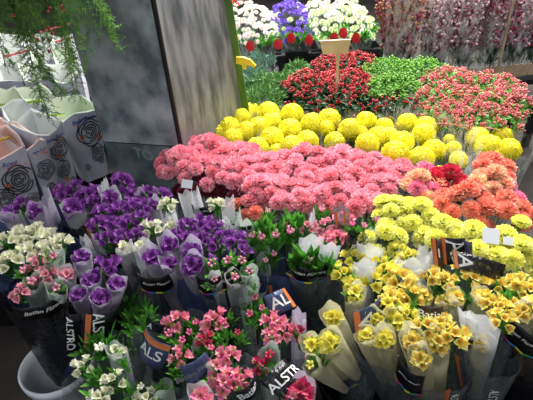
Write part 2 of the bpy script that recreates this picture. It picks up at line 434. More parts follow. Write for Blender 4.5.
# ------------------------------------------------------------------ outer sleeves and labels
class Sleeve:
    """crumpled elliptical cone round a bunch; ph is measured from the side that faces the aisle"""
    def __init__(s, top, foot, rx, ry, taper=.42, seed=0):
        s.top, s.foot, s.rx, s.ry, s.tp = top, foot, rx, ry, taper
        s.len = (top-foot).length; s.sd = seed
        s.ph0 = math.atan2(CAM.y-top.y, CAM.x-top.x)
    def pt(s, ph, h, off=0):
        """ph degrees to the right as seen, h metres below the mouth"""
        t = max(-.1, min(1, h/s.len)); k = 1-(1-s.tp)*t
        a = s.ph0+R(ph); w = 1+.035*math.sin(6*a+s.sd+2*t)+.02*math.sin(11*a-s.sd)
        c = s.top.lerp(s.foot, t)
        return c+Vector((math.cos(a)*(s.rx*k*w+off), math.sin(a)*(s.ry*k*w+off), 0))
    def body(s, m, h0=0, h1=None, jag=.012):
        b = MB(); h1 = h1 or s.len; n = 40; rows = []
        for i in range(13):
            h = h0+(h1-h0)*i/12
            rows.append([s.pt(j*360/n, h-(jag*(math.sin(j*.8+s.sd)+.6*math.sin(j*2.1)) if i == 0 else 0)) for j in range(n)])
        b.quad_grid(rows, m, True); return b.mesh('outer_sleeve')
    def patch(s, m, p0, p1, h0, h1, off=.002, slope=0, n=14):
        """slope: metres lower per full width"""
        b = MB(); rows = []
        for i in range(4):
            rows.append([s.pt(p0+(p1-p0)*j/n, h0+(h1-h0)*i/3+slope*j/n, off) for j in range(n+1)])
        b.quad_grid(rows, m); return b.mesh('patch')
def band(root, sl, p0, p1, h, ht, slope=0, text='Batian Flowers', m='band', colours=True, size=None):
    o = link('label_band', sl.patch(m, p0, p1, h, h+ht, .003, slope), root, label='black printed label band' if m == 'band' else 'brown printed label band')
    thick(o, .0012, 1)
    arc = R(p1-p0)*(sl.rx+sl.ry)/2; pm = (p0+p1)/2
    sz = size or min(ht*.66, arc/9.0)
    fn = lambda u, v: sl.pt(pm+math.degrees(u/((sl.rx+sl.ry)/2)), h+ht*.42-v+slope*(.5+u/arc), .0052)
    link('lettering', text_mesh(text, 'ink', fn, sz, .35), o, Matrix.Identity(4) if False else None).location = (0, 0, 0)
    fn2 = lambda u, v: sl.pt(pm+math.degrees(u/((sl.rx+sl.ry)/2)), h+ht*.78-v+slope*(.5+u/arc), .0052)
    if colours:
        cs = ['c_yel', 'c_mag', 'c_blue', 'c_yel', 'c_grn', 'c_blue', 'c_red']; b = MB()
        for i, c in enumerate(cs):
            a0 = i/7; a1 = (i+1)/7; rows = []
            for k in range(2): rows.append([sl.pt(p0+(p1-p0)*(a0+(a1-a0)*j/3), h+ht+k*.005+slope*(a0+(a1-a0)*j/3), .004) for j in range(4)])
            b.quad_grid(rows, c)
        link('colour_bar', b.mesh('colour_bar', False), o).location = (0, 0, 0)
    return o
def stripe(root, sl, ph, h0, h1, w=7):
    o = link('printed_stripe', sl.patch('orange', ph-w/2, ph+w/2, h0, h0+(h1-h0)*.65, .003, 0, 3), root, label='orange printed stripe')
    link('stripe_end', sl.patch('magenta', ph-w/2, ph+w/2, h0+(h1-h0)*.65, h1, .003, 0, 3), o, label='magenta end of the stripe').location = (0, 0, 0)
def side_text(root, sl, ph, h, size, text='ALSTROEMERIA', m='ink', flip=1):
    """letters running down the sleeve; h = depth of the middle of the word"""
    rr = (sl.rx+sl.ry)/2
    fn = lambda u, v: sl.pt(ph+flip*math.degrees(v/rr), h+flip*u, .004)
    link('lettering', text_mesh(text, m, fn, size), root)
FEET = []
def band_at(root, px, py, w, h, slope, zb=.66, text='Batian Flowers', m='band', colours=True, sag=.0):
    """a label band round the near side of a bunch, half a turn wide, its front seen at (px, py)"""
    f = P(px, py, zb); k = mpp(f); r = w*k/2/math.sin(R(62)); d = (CAM-f); d.z = 0; d.normalize(); c = f-d*r
    el = math.cos(math.asin((CAM-f).normalized().z)); ht = h*k/el
    sl = Sleeve(c+Vector((0, 0, ht/2)), c-Vector((0, 0, .3)), r, r, .85, U(0, 6)); sl.sd = 0
    o = band(root, sl, -62, 62, 0, ht, slope*k/el, text, m, colours); return o
# ------------------------------------------------------------------ alstroemeria bunches
def alstro_bunch(label, items, z=.72, sleeve=None, foot=None, zf=.14, group=None, h0=.05, grow=1.12, cname='alstroemeria_bunch', L=.30, paper='paper'):
    tops = [P(i[0], i[1], z+(i[5] if len(i) > 5 else 0)) for i in items]
    c = sum(tops, Vector())/len(tops)
    ft = P(foot[0], foot[1], zf) if foot else Vector((c.x, c.y, zf))
    root = empty(cname, ft, label, 'flower bunch', group or 'alstroemeria bunches in printed sleeves')
    FEET.append(ft)
    rx = max(max(abs(t.x-c.x) for t in tops)+.03, .05)*grow; ry = max(max(abs(t.y-c.y) for t in tops)+.03, .045)*grow
    for it, t in zip(items, tops):
        px, py, r, kind, col = it[:5]
        pap = 'paper_y' if col in ('YE', 'YO') and kind in ('c', 'gc') else paper; rw = r*mpp(t)
        b = ft+(t-c)*.4; ax = (t-b).normalized()
        # stems lean with the bunch
        if kind in ('c', 'gc', 's'):
            pk = it[6] if len(it) > 6 and pap != 'paper_y' else pap
            if kind == 's':
                me = random.choice(LIB['sheet'][pk]); o = link('tissue_wrap', me, root, TRS(t+ax*.012, ax, U(-.5, .5), (rw*.8, rw*.8, L*.9)))
            else:
                me = random.choice(LIB['cone'][pk]); o = link('tissue_wrap', me, root, TRS(t+ax*.010, ax, U(0, 6), (rw*.8, rw*.8, L)))
        if kind in ('c', 'f'):
            n = 5 if kind == 'c' else 4
            sp = rw*(.46 if kind == 'c' else .85); s0 = U(0, 6)
            for k in range(n):
                a = s0+k*6.283/n; dr = Vector((math.cos(a), math.sin(a), 0)); d = ax*1.0+dr*(.45 if kind == 'c' else .85)+Vector((0, -.25, 0))
                s = (rw/.030)*U(.54, .70) if kind == 'c' else rw/.028*U(.68, .9)
                link('blossom', random.choice(LIB[col]), root, TRS(t+dr*sp*.6-ax*(.012 if kind == 'c' else .008)+ax*U(-.008, .006), d, U(0, 6), s))
            link('blossom', random.choice(LIB[col]), root, TRS(t+ax*U(-.004, .006), ax+Vector((U(-.2, .2), -.35, 0)), U(0, 6), rw/.030*.75))
            if kind == 'f' or U(0, 1) < .4: link('leaf_tuft', random.choice(LIB['tuft']), root, TRS(t-ax*.028, ax, U(0, 6), U(.55, .8)))
            if kind == 'f': link('stems', random.choice(LIB['stems']), root, TRS(t-ax*.03, ax, U(0, 6), (rw*.4, rw*.4, .35)))
        if kind in ('g', 'gc'):
            for k in range(2 if kind == 'g' else 1):
                link('leaf_tuft', random.choice(LIB['tuft' if kind == 'gc' else 'tuftbig' if z >= .7 and col == 'B' else 'tuft']), root, TRS(t-ax*.02+Vector((U(-.01, .01), U(-.01, .01), 0)), ax+Vector((U(-.3, .3), U(-.5, .1), 0)), U(0, 6), rw/.035*U(.7, .95)))
            if col in LIB['bud']:
                link('bud_cluster', LIB['bud'][col], root, TRS(t-ax*.005, ax+Vector((0, -.2, 0)), U(0, 6), rw/.035*.8))
            if kind == 'g': link('stems', random.choice(LIB['stems']), root, TRS(t-ax*.03, ax, U(0, 6), (rw*.4, rw*.4, .35)))
    sl = None
    if sleeve:
        top = c-(c-ft).normalized()*h0
        sl = Sleeve(top, ft, rx, ry, .5, U(0, 6))
        link('outer_sleeve', sl.body(sleeve), root)
    return root, sl
# ================================================================== THE SETTING
b = MB(); b.box((0, 5, -.05), (16, 18, .1), 'floor'); struct(link('floor', b.mesh('floor', False)))
for nm_, c_, d_ in (('wall_back', (0, 14, 2.2), (16, .2, 4.6)), ('wall_left', (-8, 5, 2.2), (.2, 18, 4.6)), ('wall_right', (8, 5, 2.2), (.2, 18, 4.6))):
    b = MB(); b.box(c_, d_, 'steel'); struct(link(nm_, b.mesh(nm_, False)))
# steel pillar: two faces seen, seam, corner strip, green edge
zs = .74
C1, C2 = P(104, 142, zs), P(181, 147, zs)
dx = (C2-C1).normalized(); pr = Vector((-dx.y, dx.x, 0))
if pr.y < 0: pr = -pr
wl = (C2-C1).length
best = None
for i in range(10, 200):
    for side in (1,):
        e = C2+pr*(i*.005)+dx*(i*.005)*.55; d = e-CAM; px = 266.5+F*d.dot(rt)/d.dot(fw)
        if best is None or abs(px-243) < best[0]: best = (abs(px-243), e)
C3 = P(243, 99, zs); C3.z = C1.z
print('pillar angle', math.degrees((C3-C2).angle(dx)), (C3-C2).length, wl)
C4 = C1+(C3-C2)
pil = empty('steel_pillar', ((C1+C3)/2).to_2d().to_3d(), 'tall grey steel pillar with a green edge, standing between the rose bags and the carnations', 'pillar')
def lean(p, z):
    # the pillar narrows upwards on its right side
    k = max(0, z-.7)*.085
    return Vector((p.x, p.y, z))+(Vector((-dx.x*k*.55-pr.x*k*.5, -dx.y*k*.55-pr.y*k*.5, 0)) if (p-C3).length < (p-C2).length or (p-C4).length < (p-C1).length else Vector((0, 0, 0)))
def shell(pts, z0, z1, m):
    b = MB(); n = len(pts)
    for i in range(n):
        a, c = pts[i], pts[(i+1) % n]
        b.poly([lean(a, z0), lean(c, z0), lean(c, z1), lean(a, z1)], m)
    b.poly([lean(p, z1) for p in pts], m); return b
H = 3.1
b = shell([C1, C2, C3, C4], 0, zs-.003, 'slate_shaded'); b2 = shell([C1, C2, C3, C4], zs+.003, H, 'slate')
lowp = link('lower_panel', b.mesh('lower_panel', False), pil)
link('upper_panel', b2.mesh('upper_panel', False), pil)
ins = [C1.lerp(C3, .01), C2.lerp(C4, .01), C3.lerp(C1, .01), C4.lerp(C2, .01)]
link('seam', shell(ins, zs-.004, zs+.004, 'seam').mesh('seam', False), pil)
def facepanel(A, B, z0, z1, off, m, t=.004):
    d = (B-A).normalized(); n = Vector((d.y, -d.x, 0)); 
    if n.dot(CAM-A) < 0: n = -n
    b = MB(); a, c = A+n*off, B+n*off
    b.quad_grid([[lean(A, z)+n*off, lean(B, z)+n*off] for z in (z0, .7, z1)], m)
    return b
link('side_cladding', facepanel(C2+dx*.002, C3, .02, H-.02, .003, 'steel').mesh('side_cladding', False), pil, label='light grey streaked steel side')
b = MB(); cs = C2+pr*.0; b.tube([(cs.x, cs.y, .0), (cs.x, cs.y, H)], .009, 'seam', 6); link('corner_strip', b.mesh('corner_strip'), pil, label='dark corner strip')
b = MB(); rws = []
for z in (0, .7, H):
    q = lean(C3, z); rws.append([q+Vector((x, y, 0)) for x, y in ((-.022, -.022), (.022, -.022), (.022, .022), (-.022, .022))])
b.quad_grid(rws, 'greenpaint', True); b.poly(rws[-1], 'greenpaint')
link('edge_post', b.mesh('edge_post', False), pil, label='green painted edge post')
b = MB(); m_ = C1.lerp(C2, .5); nn = Vector((dx.y, -dx.x, 0)); nn = nn if nn.dot(CAM-m_) > 0 else -nn
b.ball(m_+nn*.004+Vector((0, 0, 0)), .006, 'steel', 8, 5); link('rivet', b.mesh('rivet'), lowp).location = (0, 0, 0)
tp = C1.lerp(C2, .5); fn = lambda u, v: tp+dx*u+Vector((0, 0, -.045+v-u*.2))+nn*.003
o = link('lettering', text_mesh('TO', 'chalk', fn, .06), lowp, label='faint chalk letters'); o.location = (0, 0, 0)
# yellow price holder clipped to the green edge
yq = lambda x, y: Q(x, y, C3.y-.06)
b = MB(); pts = [yq(236, 57), yq(243, 57.5), yq(250, 60), yq(255.5, 66), yq(254, 68), yq(249, 65.5), yq(246, 65.5), yq(245.5, 70), yq(243, 69), yq(242, 65), yq(236, 63.5)]
off = Vector((.004, .012, 0)); b.poly(pts, 'ytag'); b.poly([p+off for p in pts][::-1], 'ytag')
for i in range(len(pts)): b.poly([pts[i], pts[(i+1) % len(pts)], pts[(i+1) % len(pts)]+off, pts[i]+off], 'ytag')
tag(link('price_holder', b.mesh('price_holder', False)), 'yellow plastic price holder clipped to the green edge of the steel pillar', 'price holder')
# ================================================================== white rose bags on the left
def rose_lines(b, fn, cx, cy, r, m, seed):
    rnd = random.Random(seed); n0 = 5
    for k, rr in enumerate((1, .82, .64, .46, .30, .16)):
        pts = []; nn_ = 36; ph = rnd.uniform(0, 6)
        lobes = (5, 5, 4, 3, 3, 2)[k]; gap = rnd.randrange(nn_)
        for i in range(nn_-3):
            a = 2*math.pi*(i+gap)/nn_; q = rr*r*(1+.13*abs(math.sin(a*lobes/2+ph))-.06)
            pts.append((cx+math.cos(a)*q, cy+math.sin(a)*q))
        w = r*.045
        for i in range(len(pts)-1):
            (x0, y0), (x1, y1) = pts[i], pts[i+1]; l = math.hypot(x1-x0, y1-y0) or 1; ox, oy = -(y1-y0)/l*w, (x1-x0)/l*w
            b.poly([fn(x0-ox, y0-oy), fn(x1-ox, y1-oy), fn(x1+ox, y1+oy), fn(x0+ox, y0+oy)], m)
def blob(b, fn, cx, cy, r, m, k=9):
    b.poly([fn(cx+math.cos(i*6.283/k)*r, cy+math.sin(i*6.283/k)*r*1.1) for i in range(k)], m)
def rose_bag(pl, pr_, inner, label, z=.80, depth=.11, H_=.46, roses=((.5, .13, .065),), tagc=None, printed=True, back=.035, text=True, lean=0):
    A, B = P(*pl, z), P(*pr_, z); B.z = A.z; w = (B-A).length; d = (B-A).normalized(); n = Vector((-d.y, d.x, 0))
    if n.y < 0: n = -n
    root = empty('rose_bag', (A+B)/2-Vector((0, 0, H_))+n*depth/2, label, 'flower bag', 'white printed rose bags stacked beside the pillar')
    FEETB.append(root.location.copy())
    def ring(t, push=0):
        k = 1-.38*t; m_ = A.lerp(B, .5)+n*depth/2; hw = w/2*k-push; hd = depth/2*k-push; zz = z-H_*t
        out = []
        for (sx, sy) in ((-1, -1), (-.33, -1.08), (.33, -1.06), (1, -1), (1.08, 0), (1, 1), (.3, 1.05), (-.3, 1.04), (-1, 1), (-1.07, 0)):
            rise = (back*(sy+1)/2+.012*math.sin(3*sx+w*90)) if t == 0 else 0
            v = m_+d*hw*sx+n*hd*sy; out.append(Vector((v.x, v.y, zz+rise+U(-.003, .003))))
        return out
    b = MB(); rows = [ring(t) for t in (0, .15, .3, .5, .75, 1)]; b.quad_grid(rows, 'bagp', True); b.poly(rows[-1], 'bagp')
    thick(link('paper_bag', b.mesh('paper_bag', False), root), .0015, 1)
    b = MB(); rows = [[p+Vector((0, 0, .004)) for p in ring(0, .004)]]+[[p+Vector((0, 0, -.0)) for p in ring(t, .012+t*.02)] for t in (.08, .25)]
    b.quad_grid(rows, inner, True); b.poly([p+Vector((0, 0, U(-.01, .015))) for p in ring(.16, .02)], inner)
    link('inner_lining', b.mesh('inner_lining', False), root)
    def fn(u, v, off=.005):   # u 0..1 across, v metres below rim
        t = v/H_; k = 1-.38*t; m_ = A.lerp(B, .5)+n*depth/2; return m_+d*(w/2*k*(2*u-1))-n*(depth/2*k*1.07+off)+Vector((0, 0, -v))
    if printed:
        b = MB(); fm = lambda x, y: fn(.5+x/w, y)
        for i, (u, v, r) in enumerate(roses):
            rose_lines(b, fm, (u-.5)*w, v, r, 'bline', i+int(w*1e4)); link('rose_drawing', b.mesh('rose_drawing', False), root); b = MB()
        blob(b, fm, -.3*w, .25, .018, 'gblot'); blob(b, fm, .28*w, .24, .02, 'gblot')
        for i in range(6): blob(b, fm, (U(.08, .92)-.5)*w, .035+i*.004+(0 if i < 4 else U(.05, .2)), U(.003, .004) if i < 4 else .009, 'oblot')
        link('dot_print', b.mesh('dot_print', False), root)
        if text:
            g = lambda u, v: fn(.5+u/w, .028-v)
            link('lettering', text_mesh('Bella Rose', 'bluetxt', g, min(.026, w/6), .3), root)
    if tagc:
        c = A.lerp(B, tagc[1])+n*depth*tagc[2]+Vector((0, 0, .012)); b = MB()
        q = Quaternion((0, 0, 1), U(-.2, .6)) @ Quaternion((1, 0, 0), -.6)
        b.box(c, (.055, .03, .003), tagc[0], q); link('price_tag', b.mesh('price_tag', False), root)
FEETB = []
BR = 'white bag with black rose drawings, '
rose_bag((-34, 170), (26, 149), 'bag_p', BR+'peach paper inside, nearest the left edge', z=.84, roses=((.70, .10, .055), (.35, .16, .05), (.86, .2, .03)), depth=.17, H_=.5)
rose_bag((25, 148), (45, 139), 'bag_p', BR+'narrow, with a yellow tag in its peach opening', z=.84, roses=((.5, .11, .038), (.5, .2, .03)), depth=.16, tagc=('ytag', -.2, .75), H_=.5)
rose_bag((38, 138), (63, 124), 'bag_w', BR+'white inside, between the peach bags and the pillar bag', z=.84, roses=((.55, .08, .045), (.5, .17, .038)), depth=.15, H_=.40)
rose_bag((62, 120), (98, 107), 'bag_g', BR+'pale green inside, standing against the steel pillar', z=.82, roses=((.62, .09, .066), (.7, .2, .04)), depth=.14, tagc=('lime', .0, .3), H_=.33)
rose_bag((-30, 142), (10, 124), 'bag_p', 'white paper bag with peach paper inside, cut by the left edge of the picture', z=.84, depth=.10, H_=.4, text=False)
rose_bag((10, 124), (52, 112), 'bag_w', 'white paper bag with a smooth white open mouth, behind the yellow tagged bag', z=.84, depth=.13, H_=.4)
rose_bag((0, 110), (26, 103), 'bag_g', 'white bag with pale green paper inside and a lime tag, leftmost green one', z=.85, depth=.16, tagc=('lime', .2, .1), H_=.4)
rose_bag((30, 107), (56, 99), 'bag_g', 'white bag with pale green paper inside and a lime tag, behind the pillar bag', z=.86, depth=.14, tagc=('lime', .25, .1), H_=.4)
k = 0
spots = [(-12, 84, 22, 80, 'grey'), (24, 82, 52, 76, 'blue print'), (54, 84, 80, 78, 'lime dot'), (-10, 66, 26, 62, 'red rim'), (28, 64, 56, 60, 'pale lining'), (56, 66, 78, 62, 'grey side'), (-10, 50, 22, 47, 'red rim far back'), (22, 50, 48, 47, 'pale lining far back'), (50, 52, 74, 49, 'white lining far back')]
for (x0, y0, x1, y1, w_) in spots:
    rose_bag((x0, y0), (x1, y1), ('bag_w', 'bag_g', 'bag_w', 'bag_w')[k % 4], 'white paper bag of roses in the %s row behind, %s' % (('nearer', 'middle', 'farthest')[k//3], ('leftmost of three', 'middle of three', 'right one, beside the pillar')[k % 3]), z=.86, depth=.2, H_=.4, text=False, roses=((.5, .1, .05),))
    k += 1
b = MB()
for (x0, y0, x1, y1) in ((4, 57, 30, 50), (40, 32, 70, 24), (55, 42, 72, 38)):
    a, c = P(x0, y0, .93), P(x1, y1, .93); b.tube([a, c], .005, 'car_red', 5)
    tag(link('ribbon', b.mesh('ribbon')), {57: 'dark red ribbon edge lying across the farther white bags, leftmost', 32: 'dark red ribbon edge highest up, seen through the fern', 42: 'dark red ribbon edge beside the pillar behind the fern'}[y0], 'ribbon'); b = MB()
# tables / crates that carry the bags
b = MB(); 
def crate(x0, y0, x1, y1, z0, z1, label, m='black', name='flower_crate', cat='crate', wall=.012):
    """open-topped tray box made of floor and four walls, axis aligned in metres"""
    b = MB(); cx, cy, w, d, h = (x0+x1)/2, (y0+y1)/2, x1-x0, y1-y0, z1-z0
    b.box((cx, cy, z0+.008), (w, d, .016), m)
    for s in (-1, 1):
        b.box((cx+s*(w/2-wall/2), cy, z0+h/2), (wall, d, h), m); b.box((cx, cy+s*(d/2-wall/2), z0+h/2), (w-2*wall, wall, h), m)
        b.box((cx+s*(w/2), cy, z1-.012), (wall*1.8, d+wall, .02), m); b.box((cx, cy+s*(d/2), z1-.012), (w, wall*1.8, .02), m)
    o = tag(link(name, b.mesh(name, False)), label, cat); return o
bx = [p.x for p in FEETB]; by = [p.y for p in FEETB]
crate(min(bx)-.1, min(by)-.05, C1.x-.03, min(by)+.5, 0, .345, 'black crate under the nearest rose bags')
crate(min(bx)-.1, min(by)+.54, C1.x-.03, max(by)+.2, 0, .42, 'black crate under the farther rose bags')
# ================================================================== hanging fern, upper left
fc = Q(18, -75, 1.35)
root = empty('hanging_fern', fc, 'feathery green fern hanging over the white rose bags', 'hanging plant')
b = MB(); rows = []
for i in range(8):
    a = i/7*math.pi/2; rows.append([fc+Vector((math.cos(j*.3927)*.13*math.sin(a+.1), math.sin(j*.3927)*.13*math.sin(a+.1), -.10*math.cos(a)+.0)) for j in range(16)])
b.quad_grid(rows, 'black', True); b.poly([p for p in rows[-1]], 'leaf_d'); 
for j in range(3):
    a = j*2.094; b.tube([fc+Vector((math.cos(a)*.13, math.sin(a)*.13, 0)), fc+Vector((0, 0, .5))], .0015, 'seam', 4)
b.tube([fc+Vector((0, 0, .5)), fc+Vector((0, 0, 1.4))], .002, 'seam', 4)
link('basket', b.mesh('basket'), root)
for i, (tx, ty) in enumerate([(-10, 40), (8, 55), (20, 40), (34, 62), (45, 48), (55, 92), (66, 100), (72, 70), (84, 55), (96, 40), (112, 35), (128, 45), (60, 30), (30, 20), (0, 20), (88, 20), (105, 15), (45, 20), (15, 25), (75, 30), (50, 12), (-5, 8), (30, 5), (95, 5), (70, 82), (58, 62), (10, 12), (38, 14)]*2):
    tx += U(-8, 8); ty += U(-10, 6)
    d = Q(tx, ty, 1.35+U(-.12, .12))-fc; h = math.hypot(d.x, d.y) or .01
    s = max(.35, d.length/.72); an = math.atan2(d.y, d.x)
    me = LIB['frond'][i % 4]; ev = me.vertices[0].co
    # frond meshes run out along +x and droop; pitch them so that the tip reaches the wanted point
    tip = Vector((.46, 0, -.42)); q0 = tip.rotation_difference(Vector((h, 0, d.z)))
    ml = Matrix.Rotation(an, 4, 'Z') @ q0.to_matrix().to_4x4() @ Matrix.Diagonal((d.length/.62,)*3).to_4x4()
    o = link('frond', me, root); o.matrix_local = ml
for (x, y) in [(12, 15), (50, 8), (48, 12), (63, 11), (14, 16), (33, 36), (38, 40), (48, 28), (52, 33), (49, 51), (62, 6)]:
    b = MB(); b.ball(Q(x, y, 1.3+U(-.05, .05)), .005, 'b_red', 6, 5); link('berry', b.mesh('berry'), root, label='tiny reddish berry')
# ================================================================== cut flower beds
def hexpts(cx, cy, rx, ry, s, jit=.25):
    pts = []; ny = int(ry/s/.87)+1; nx = int(rx/s)+1
    for j in range(-ny, ny+1):
        for i in range(-nx, nx+1):
            x = (i+(.5 if j % 2 else 0))*s; y = j*s*.87
            if (x/rx)**2+(y/ry)**2 <= 1: pts.append((cx+x+U(-jit, jit)*s, cy+y+U(-jit, jit)*s))
    return pts
def dome_bunch(name, label, group, px, py, rpx, rpy, lib, part, s, z=.72, dome=.05, scale=1, wrap=None, zf=.14, cat='flower bunch', ln=None, mix=None, tilt=.8, leaf_lib=None, wr=1.08, foot=None, cap=99, wraprise=.0, lean=None):
    z -= {'berry_sprig': .04, 'foliage_tip': .035, 'carnation_head': .018}.get(part, 0)
    c = P(px, py, z); k = mpp(c); rx = rpx*k; ry = rpy*k/((CAM-c).normalized().z)
    ft = Vector((c.x, c.y, zf)) if lean is None else Vector((c.x+lean[0], c.y+lean[1], zf))
    root = empty(name, ft, label, cat, group); FEET.append(ft)
    rx *= 1.15; ry *= 1.2
    if part == 'carnation_head': s *= .92; scale *= 1.28
    pts = hexpts(c.x, c.y, rx, ry, s)[:cap]
    for (x, y) in pts:
        u, v = (x-c.x)/rx, (y-c.y)/ry; q = u*u+v*v
        zz = z+dome*(1-q)+U(-.012, .012)
        L_ = random.choice(LIB[mix[0]] if mix and U(0, 1) < mix[1] else LIB[lib])
        link(part, L_, root, TRS((x, y, zz), Vector((u*tilt*.9+U(-.25, .25), v*tilt+U(-.25, .25)-.15, 1)), U(0, 6.28), scale*U(.88, 1.12)))
    if leaf_lib:
        for (x, y) in hexpts(c.x, c.y, rx*.95, ry*.95, s*1.6): link('leaf_tuft', random.choice(LIB[leaf_lib]), root, TRS((x, y, z-.02), (U(-.3, .3), U(-.3, .3), 1), U(0, 6), 1))
    tp = Vector((c.x, c.y, z-.02)); ax = (tp-ft).normalized()
    link('stems', random.choice(LIB['stems']), root, TRS(tp, ax, U(0, 6), (rx*.7, ry*.7, z-zf-.04)))
    if wrap:
        sl = Sleeve(Vector((c.x, c.y, z+wraprise)), ft, rx*wr, ry*wr, .35, U(0, 6))
        link('clear_wrap', sl.body(wrap, 0, (z-zf)*.9), root)
    return root
# --- yellow chrysanthemums: heads measured bunch by bunch
def mum_bunch(label, heads, z=.685, wrap=None, s=1.0, wr=1.1, rise=.02):
    tops = [P(x, y, z-(0 if r > 11 else .02)) for x, y, r in heads]; c = sum(tops, Vector())/len(tops); ft = Vector((c.x, c.y, .14))
    root = empty('chrysanthemum_bunch', ft, label, 'flower bunch', 'bunches of yellow chrysanthemums'); FEET.append(ft)
    for t, (x, y, r) in zip(tops, heads):
        d = (t-c)*2.2+Vector((0, -.1, .9)); link('chrysanthemum_head', random.choice(LIB['mum']), root, TRS(t+Vector((0, 0, U(-.01, .01))), d, U(0, 6), r*mpp(t)/.046))
    rx = max(.06, max(abs(t.x-c.x) for t in tops)+.045); ry = max(.06, max(abs(t.y-c.y) for t in tops)+.045)
    for k in range(3): link('leaf_tuft', random.choice(LIB['tuftd']), root, TRS(c+Vector((U(-.5, .5)*rx, U(-.6, .2)*ry, -.05)), (U(-.3, .3), -.3, 1), U(0, 6), .9))
    link('stems', random.choice(LIB['stems']), root, TRS(c-Vector((0, 0, .05)), (0, 0, 1), 0, (rx*.6, ry*.6, .5)))
    sl = Sleeve(Vector((c.x, c.y, c.z+rise)), ft, rx*wr, ry*wr, .3, U(0, 6)); link('clear_wrap', sl.body(wrap or 'cello', 0, .5), root)
YM = 'bunch of yellow chrysanthemum heads '
mum_bunch(YM+'at the left end, against the steel pillar', [(217, 134, 11), (229, 127, 12), (240, 119, 11), (233, 141, 11), (247, 134, 11)], wrap='cello2')
mum_bunch(YM+'behind the pink carnations, second from the pillar', [(251, 112, 11), (268, 112, 12), (259, 127, 12), (272, 124, 11), (257, 147, 12), (272, 139, 12)])
mum_bunch(YM+'in the middle of the left cluster', [(292, 116, 12), (290, 130, 12), (277, 152, 10), (292, 147, 13), (307, 141, 12)])
mum_bunch(YM+'at the right of the left cluster', [(312, 124, 12), (329, 120, 12), (335, 142, 11), (326, 130, 9)])
mum_bunch(YM+'starting the right cluster, below the red berries', [(350, 128, 12), (366, 123, 11), (367, 147, 12), (378, 137, 12), (360, 133, 9)], z=.70)
mum_bunch(YM+'in the middle of the right cluster', [(384, 126, 10), (395, 157, 15), (402, 143, 12), (388, 140, 11)], z=.70)
mum_bunch(YM+'in a pointed clear film beside the green gap', [(407, 126, 11), (426, 127, 12), (423, 136, 12), (422, 157, 13), (434, 149, 12), (439, 173, 8)], wrap='cello', rise=.06)
mum_bunch('two small yellow chrysanthemum heads half wrapped in clear film with dark leaves', [(453, 151, 8), (458, 162, 9), (449, 140, 6)], wrap='cello2', wr=1.2, rise=.08)
mum_bunch(YM+'at the right end, above the coral carnations', [(478, 137, 12), (488, 148, 13), (502, 136, 11), (508, 152, 12), (497, 158, 11)], wrap='cello', rise=.03)
# --- carnations
CP = 'bunch of pink carnations '
for (x, y, rx, ry, w_) in [(184, 163, 21, 9, 'against the pillar foot at the left end'), (207, 150, 20, 8, 'nearest the left yellow chrysanthemums'), (238, 158, 20, 9, 'behind the burgundy ones'), (206, 172, 24, 9, 'just above the burgundy carnations, left'), (243, 176, 22, 9, 'just above the burgundy carnations, right'),
    (268, 170, 20, 9, 'in front of the yellow heads, centre left'), (262, 193, 20, 9, 'in the front row above the white tissue'), (303, 162, 21, 8, 'in the back row below the yellow heads'), (300, 180, 22, 9, 'in the middle of the bed'), (297, 201, 22, 9, 'in the front row above the green buds'),
    (340, 163, 21, 8, 'in the back row near the middle yellow gap'), (338, 181, 22, 9, 'in the middle of the bed, right of centre'), (333, 200, 22, 9, 'in the front row beside the brown wrapper'), (372, 172, 20, 9, 'in front of the largest yellow head'), (378, 190, 20, 9, 'beside the cream pink ones'), (362, 206, 18, 7, 'at the corner of the pale yellow bed'), (398, 178, 14, 8, 'at the right end of the bed')]:
    dome_bunch('carnation_bunch', CP+w_, 'pink carnations in the wide bed', x, y, rx, ry, 'car_pink', 'carnation_head', .047, dome=.035, wrap='cello', wr=1.0, mix=('car_rose', .35))
dome_bunch('carnation_bunch', 'bunch of dark burgundy carnations under the pink ones, left', 'burgundy carnations', 204, 186, 20, 8, 'car_burg', 'carnation_head', .045, z=.69, dome=.01)
dome_bunch('carnation_bunch', 'bunch of dark burgundy carnations under the pink ones, right', 'burgundy carnations', 238, 192, 20, 7, 'car_burg', 'carnation_head', .045, z=.69, dome=.01)
dome_bunch('carnation_bunch', 'coral carnations in the front row at the white tissue', None, 250, 207, 16, 6, 'car_coral', 'carnation_head', .045, z=.70, dome=.01, scale=.9, mix=('car_rose', .6))
CB = 'cut carnation bunches on the right'
dome_bunch('carnation_bunch', 'bunch of cream and pink carnations beside the red ones', CB, 421, 192, 18, 10, 'car_cream', 'carnation_head', .043, z=.73, wrap='cello2', mix=('car_mag', .3))
dome_bunch('carnation_bunch', 'bunch of magenta pink carnations behind the cream pink ones', CB, 423, 181, 12, 5, 'car_mag', 'carnation_head', .043, z=.71)
dome_bunch('carnation_bunch', 'bunch of deep red carnations', CB, 445, 187, 19, 8, 'car_red', 'carnation_head', .045, z=.73, wrap='cello')
dome_bunch('carnation_bunch', 'small bunch of coral carnations next to the right yellow heads', CB, 492, 172, 20, 7, 'car_coral', 'carnation_head', .045, z=.74, wrap='cello2', dome=.03)
dome_bunch('carnation_bunch', 'bunch of cream and salmon carnations behind the large coral ones', CB, 490, 190, 20, 8, 'car_cream', 'carnation_head', .043, z=.74, wrap='cello2', mix=('car_coral', .2))
dome_bunch('carnation_bunch', 'bunch of pale magenta carnations tucked behind the coral ones', CB, 500, 201, 16, 6, 'car_mag', 'carnation_head', .043, z=.70)
dome_bunch('carnation_bunch', 'large bunch of coral carnations, left of two', CB, 468, 208, 25, 12, 'car_coral', 'carnation_head', .046, z=.74, wrap='cello2', dome=.05)
dome_bunch('carnation_bunch', 'large bunch of coral carnations at the right edge, beside bare floor', CB, 503, 217, 22, 11, 'car_coral', 'carnation_head', .046, z=.72, wrap='cello2', dome=.05)
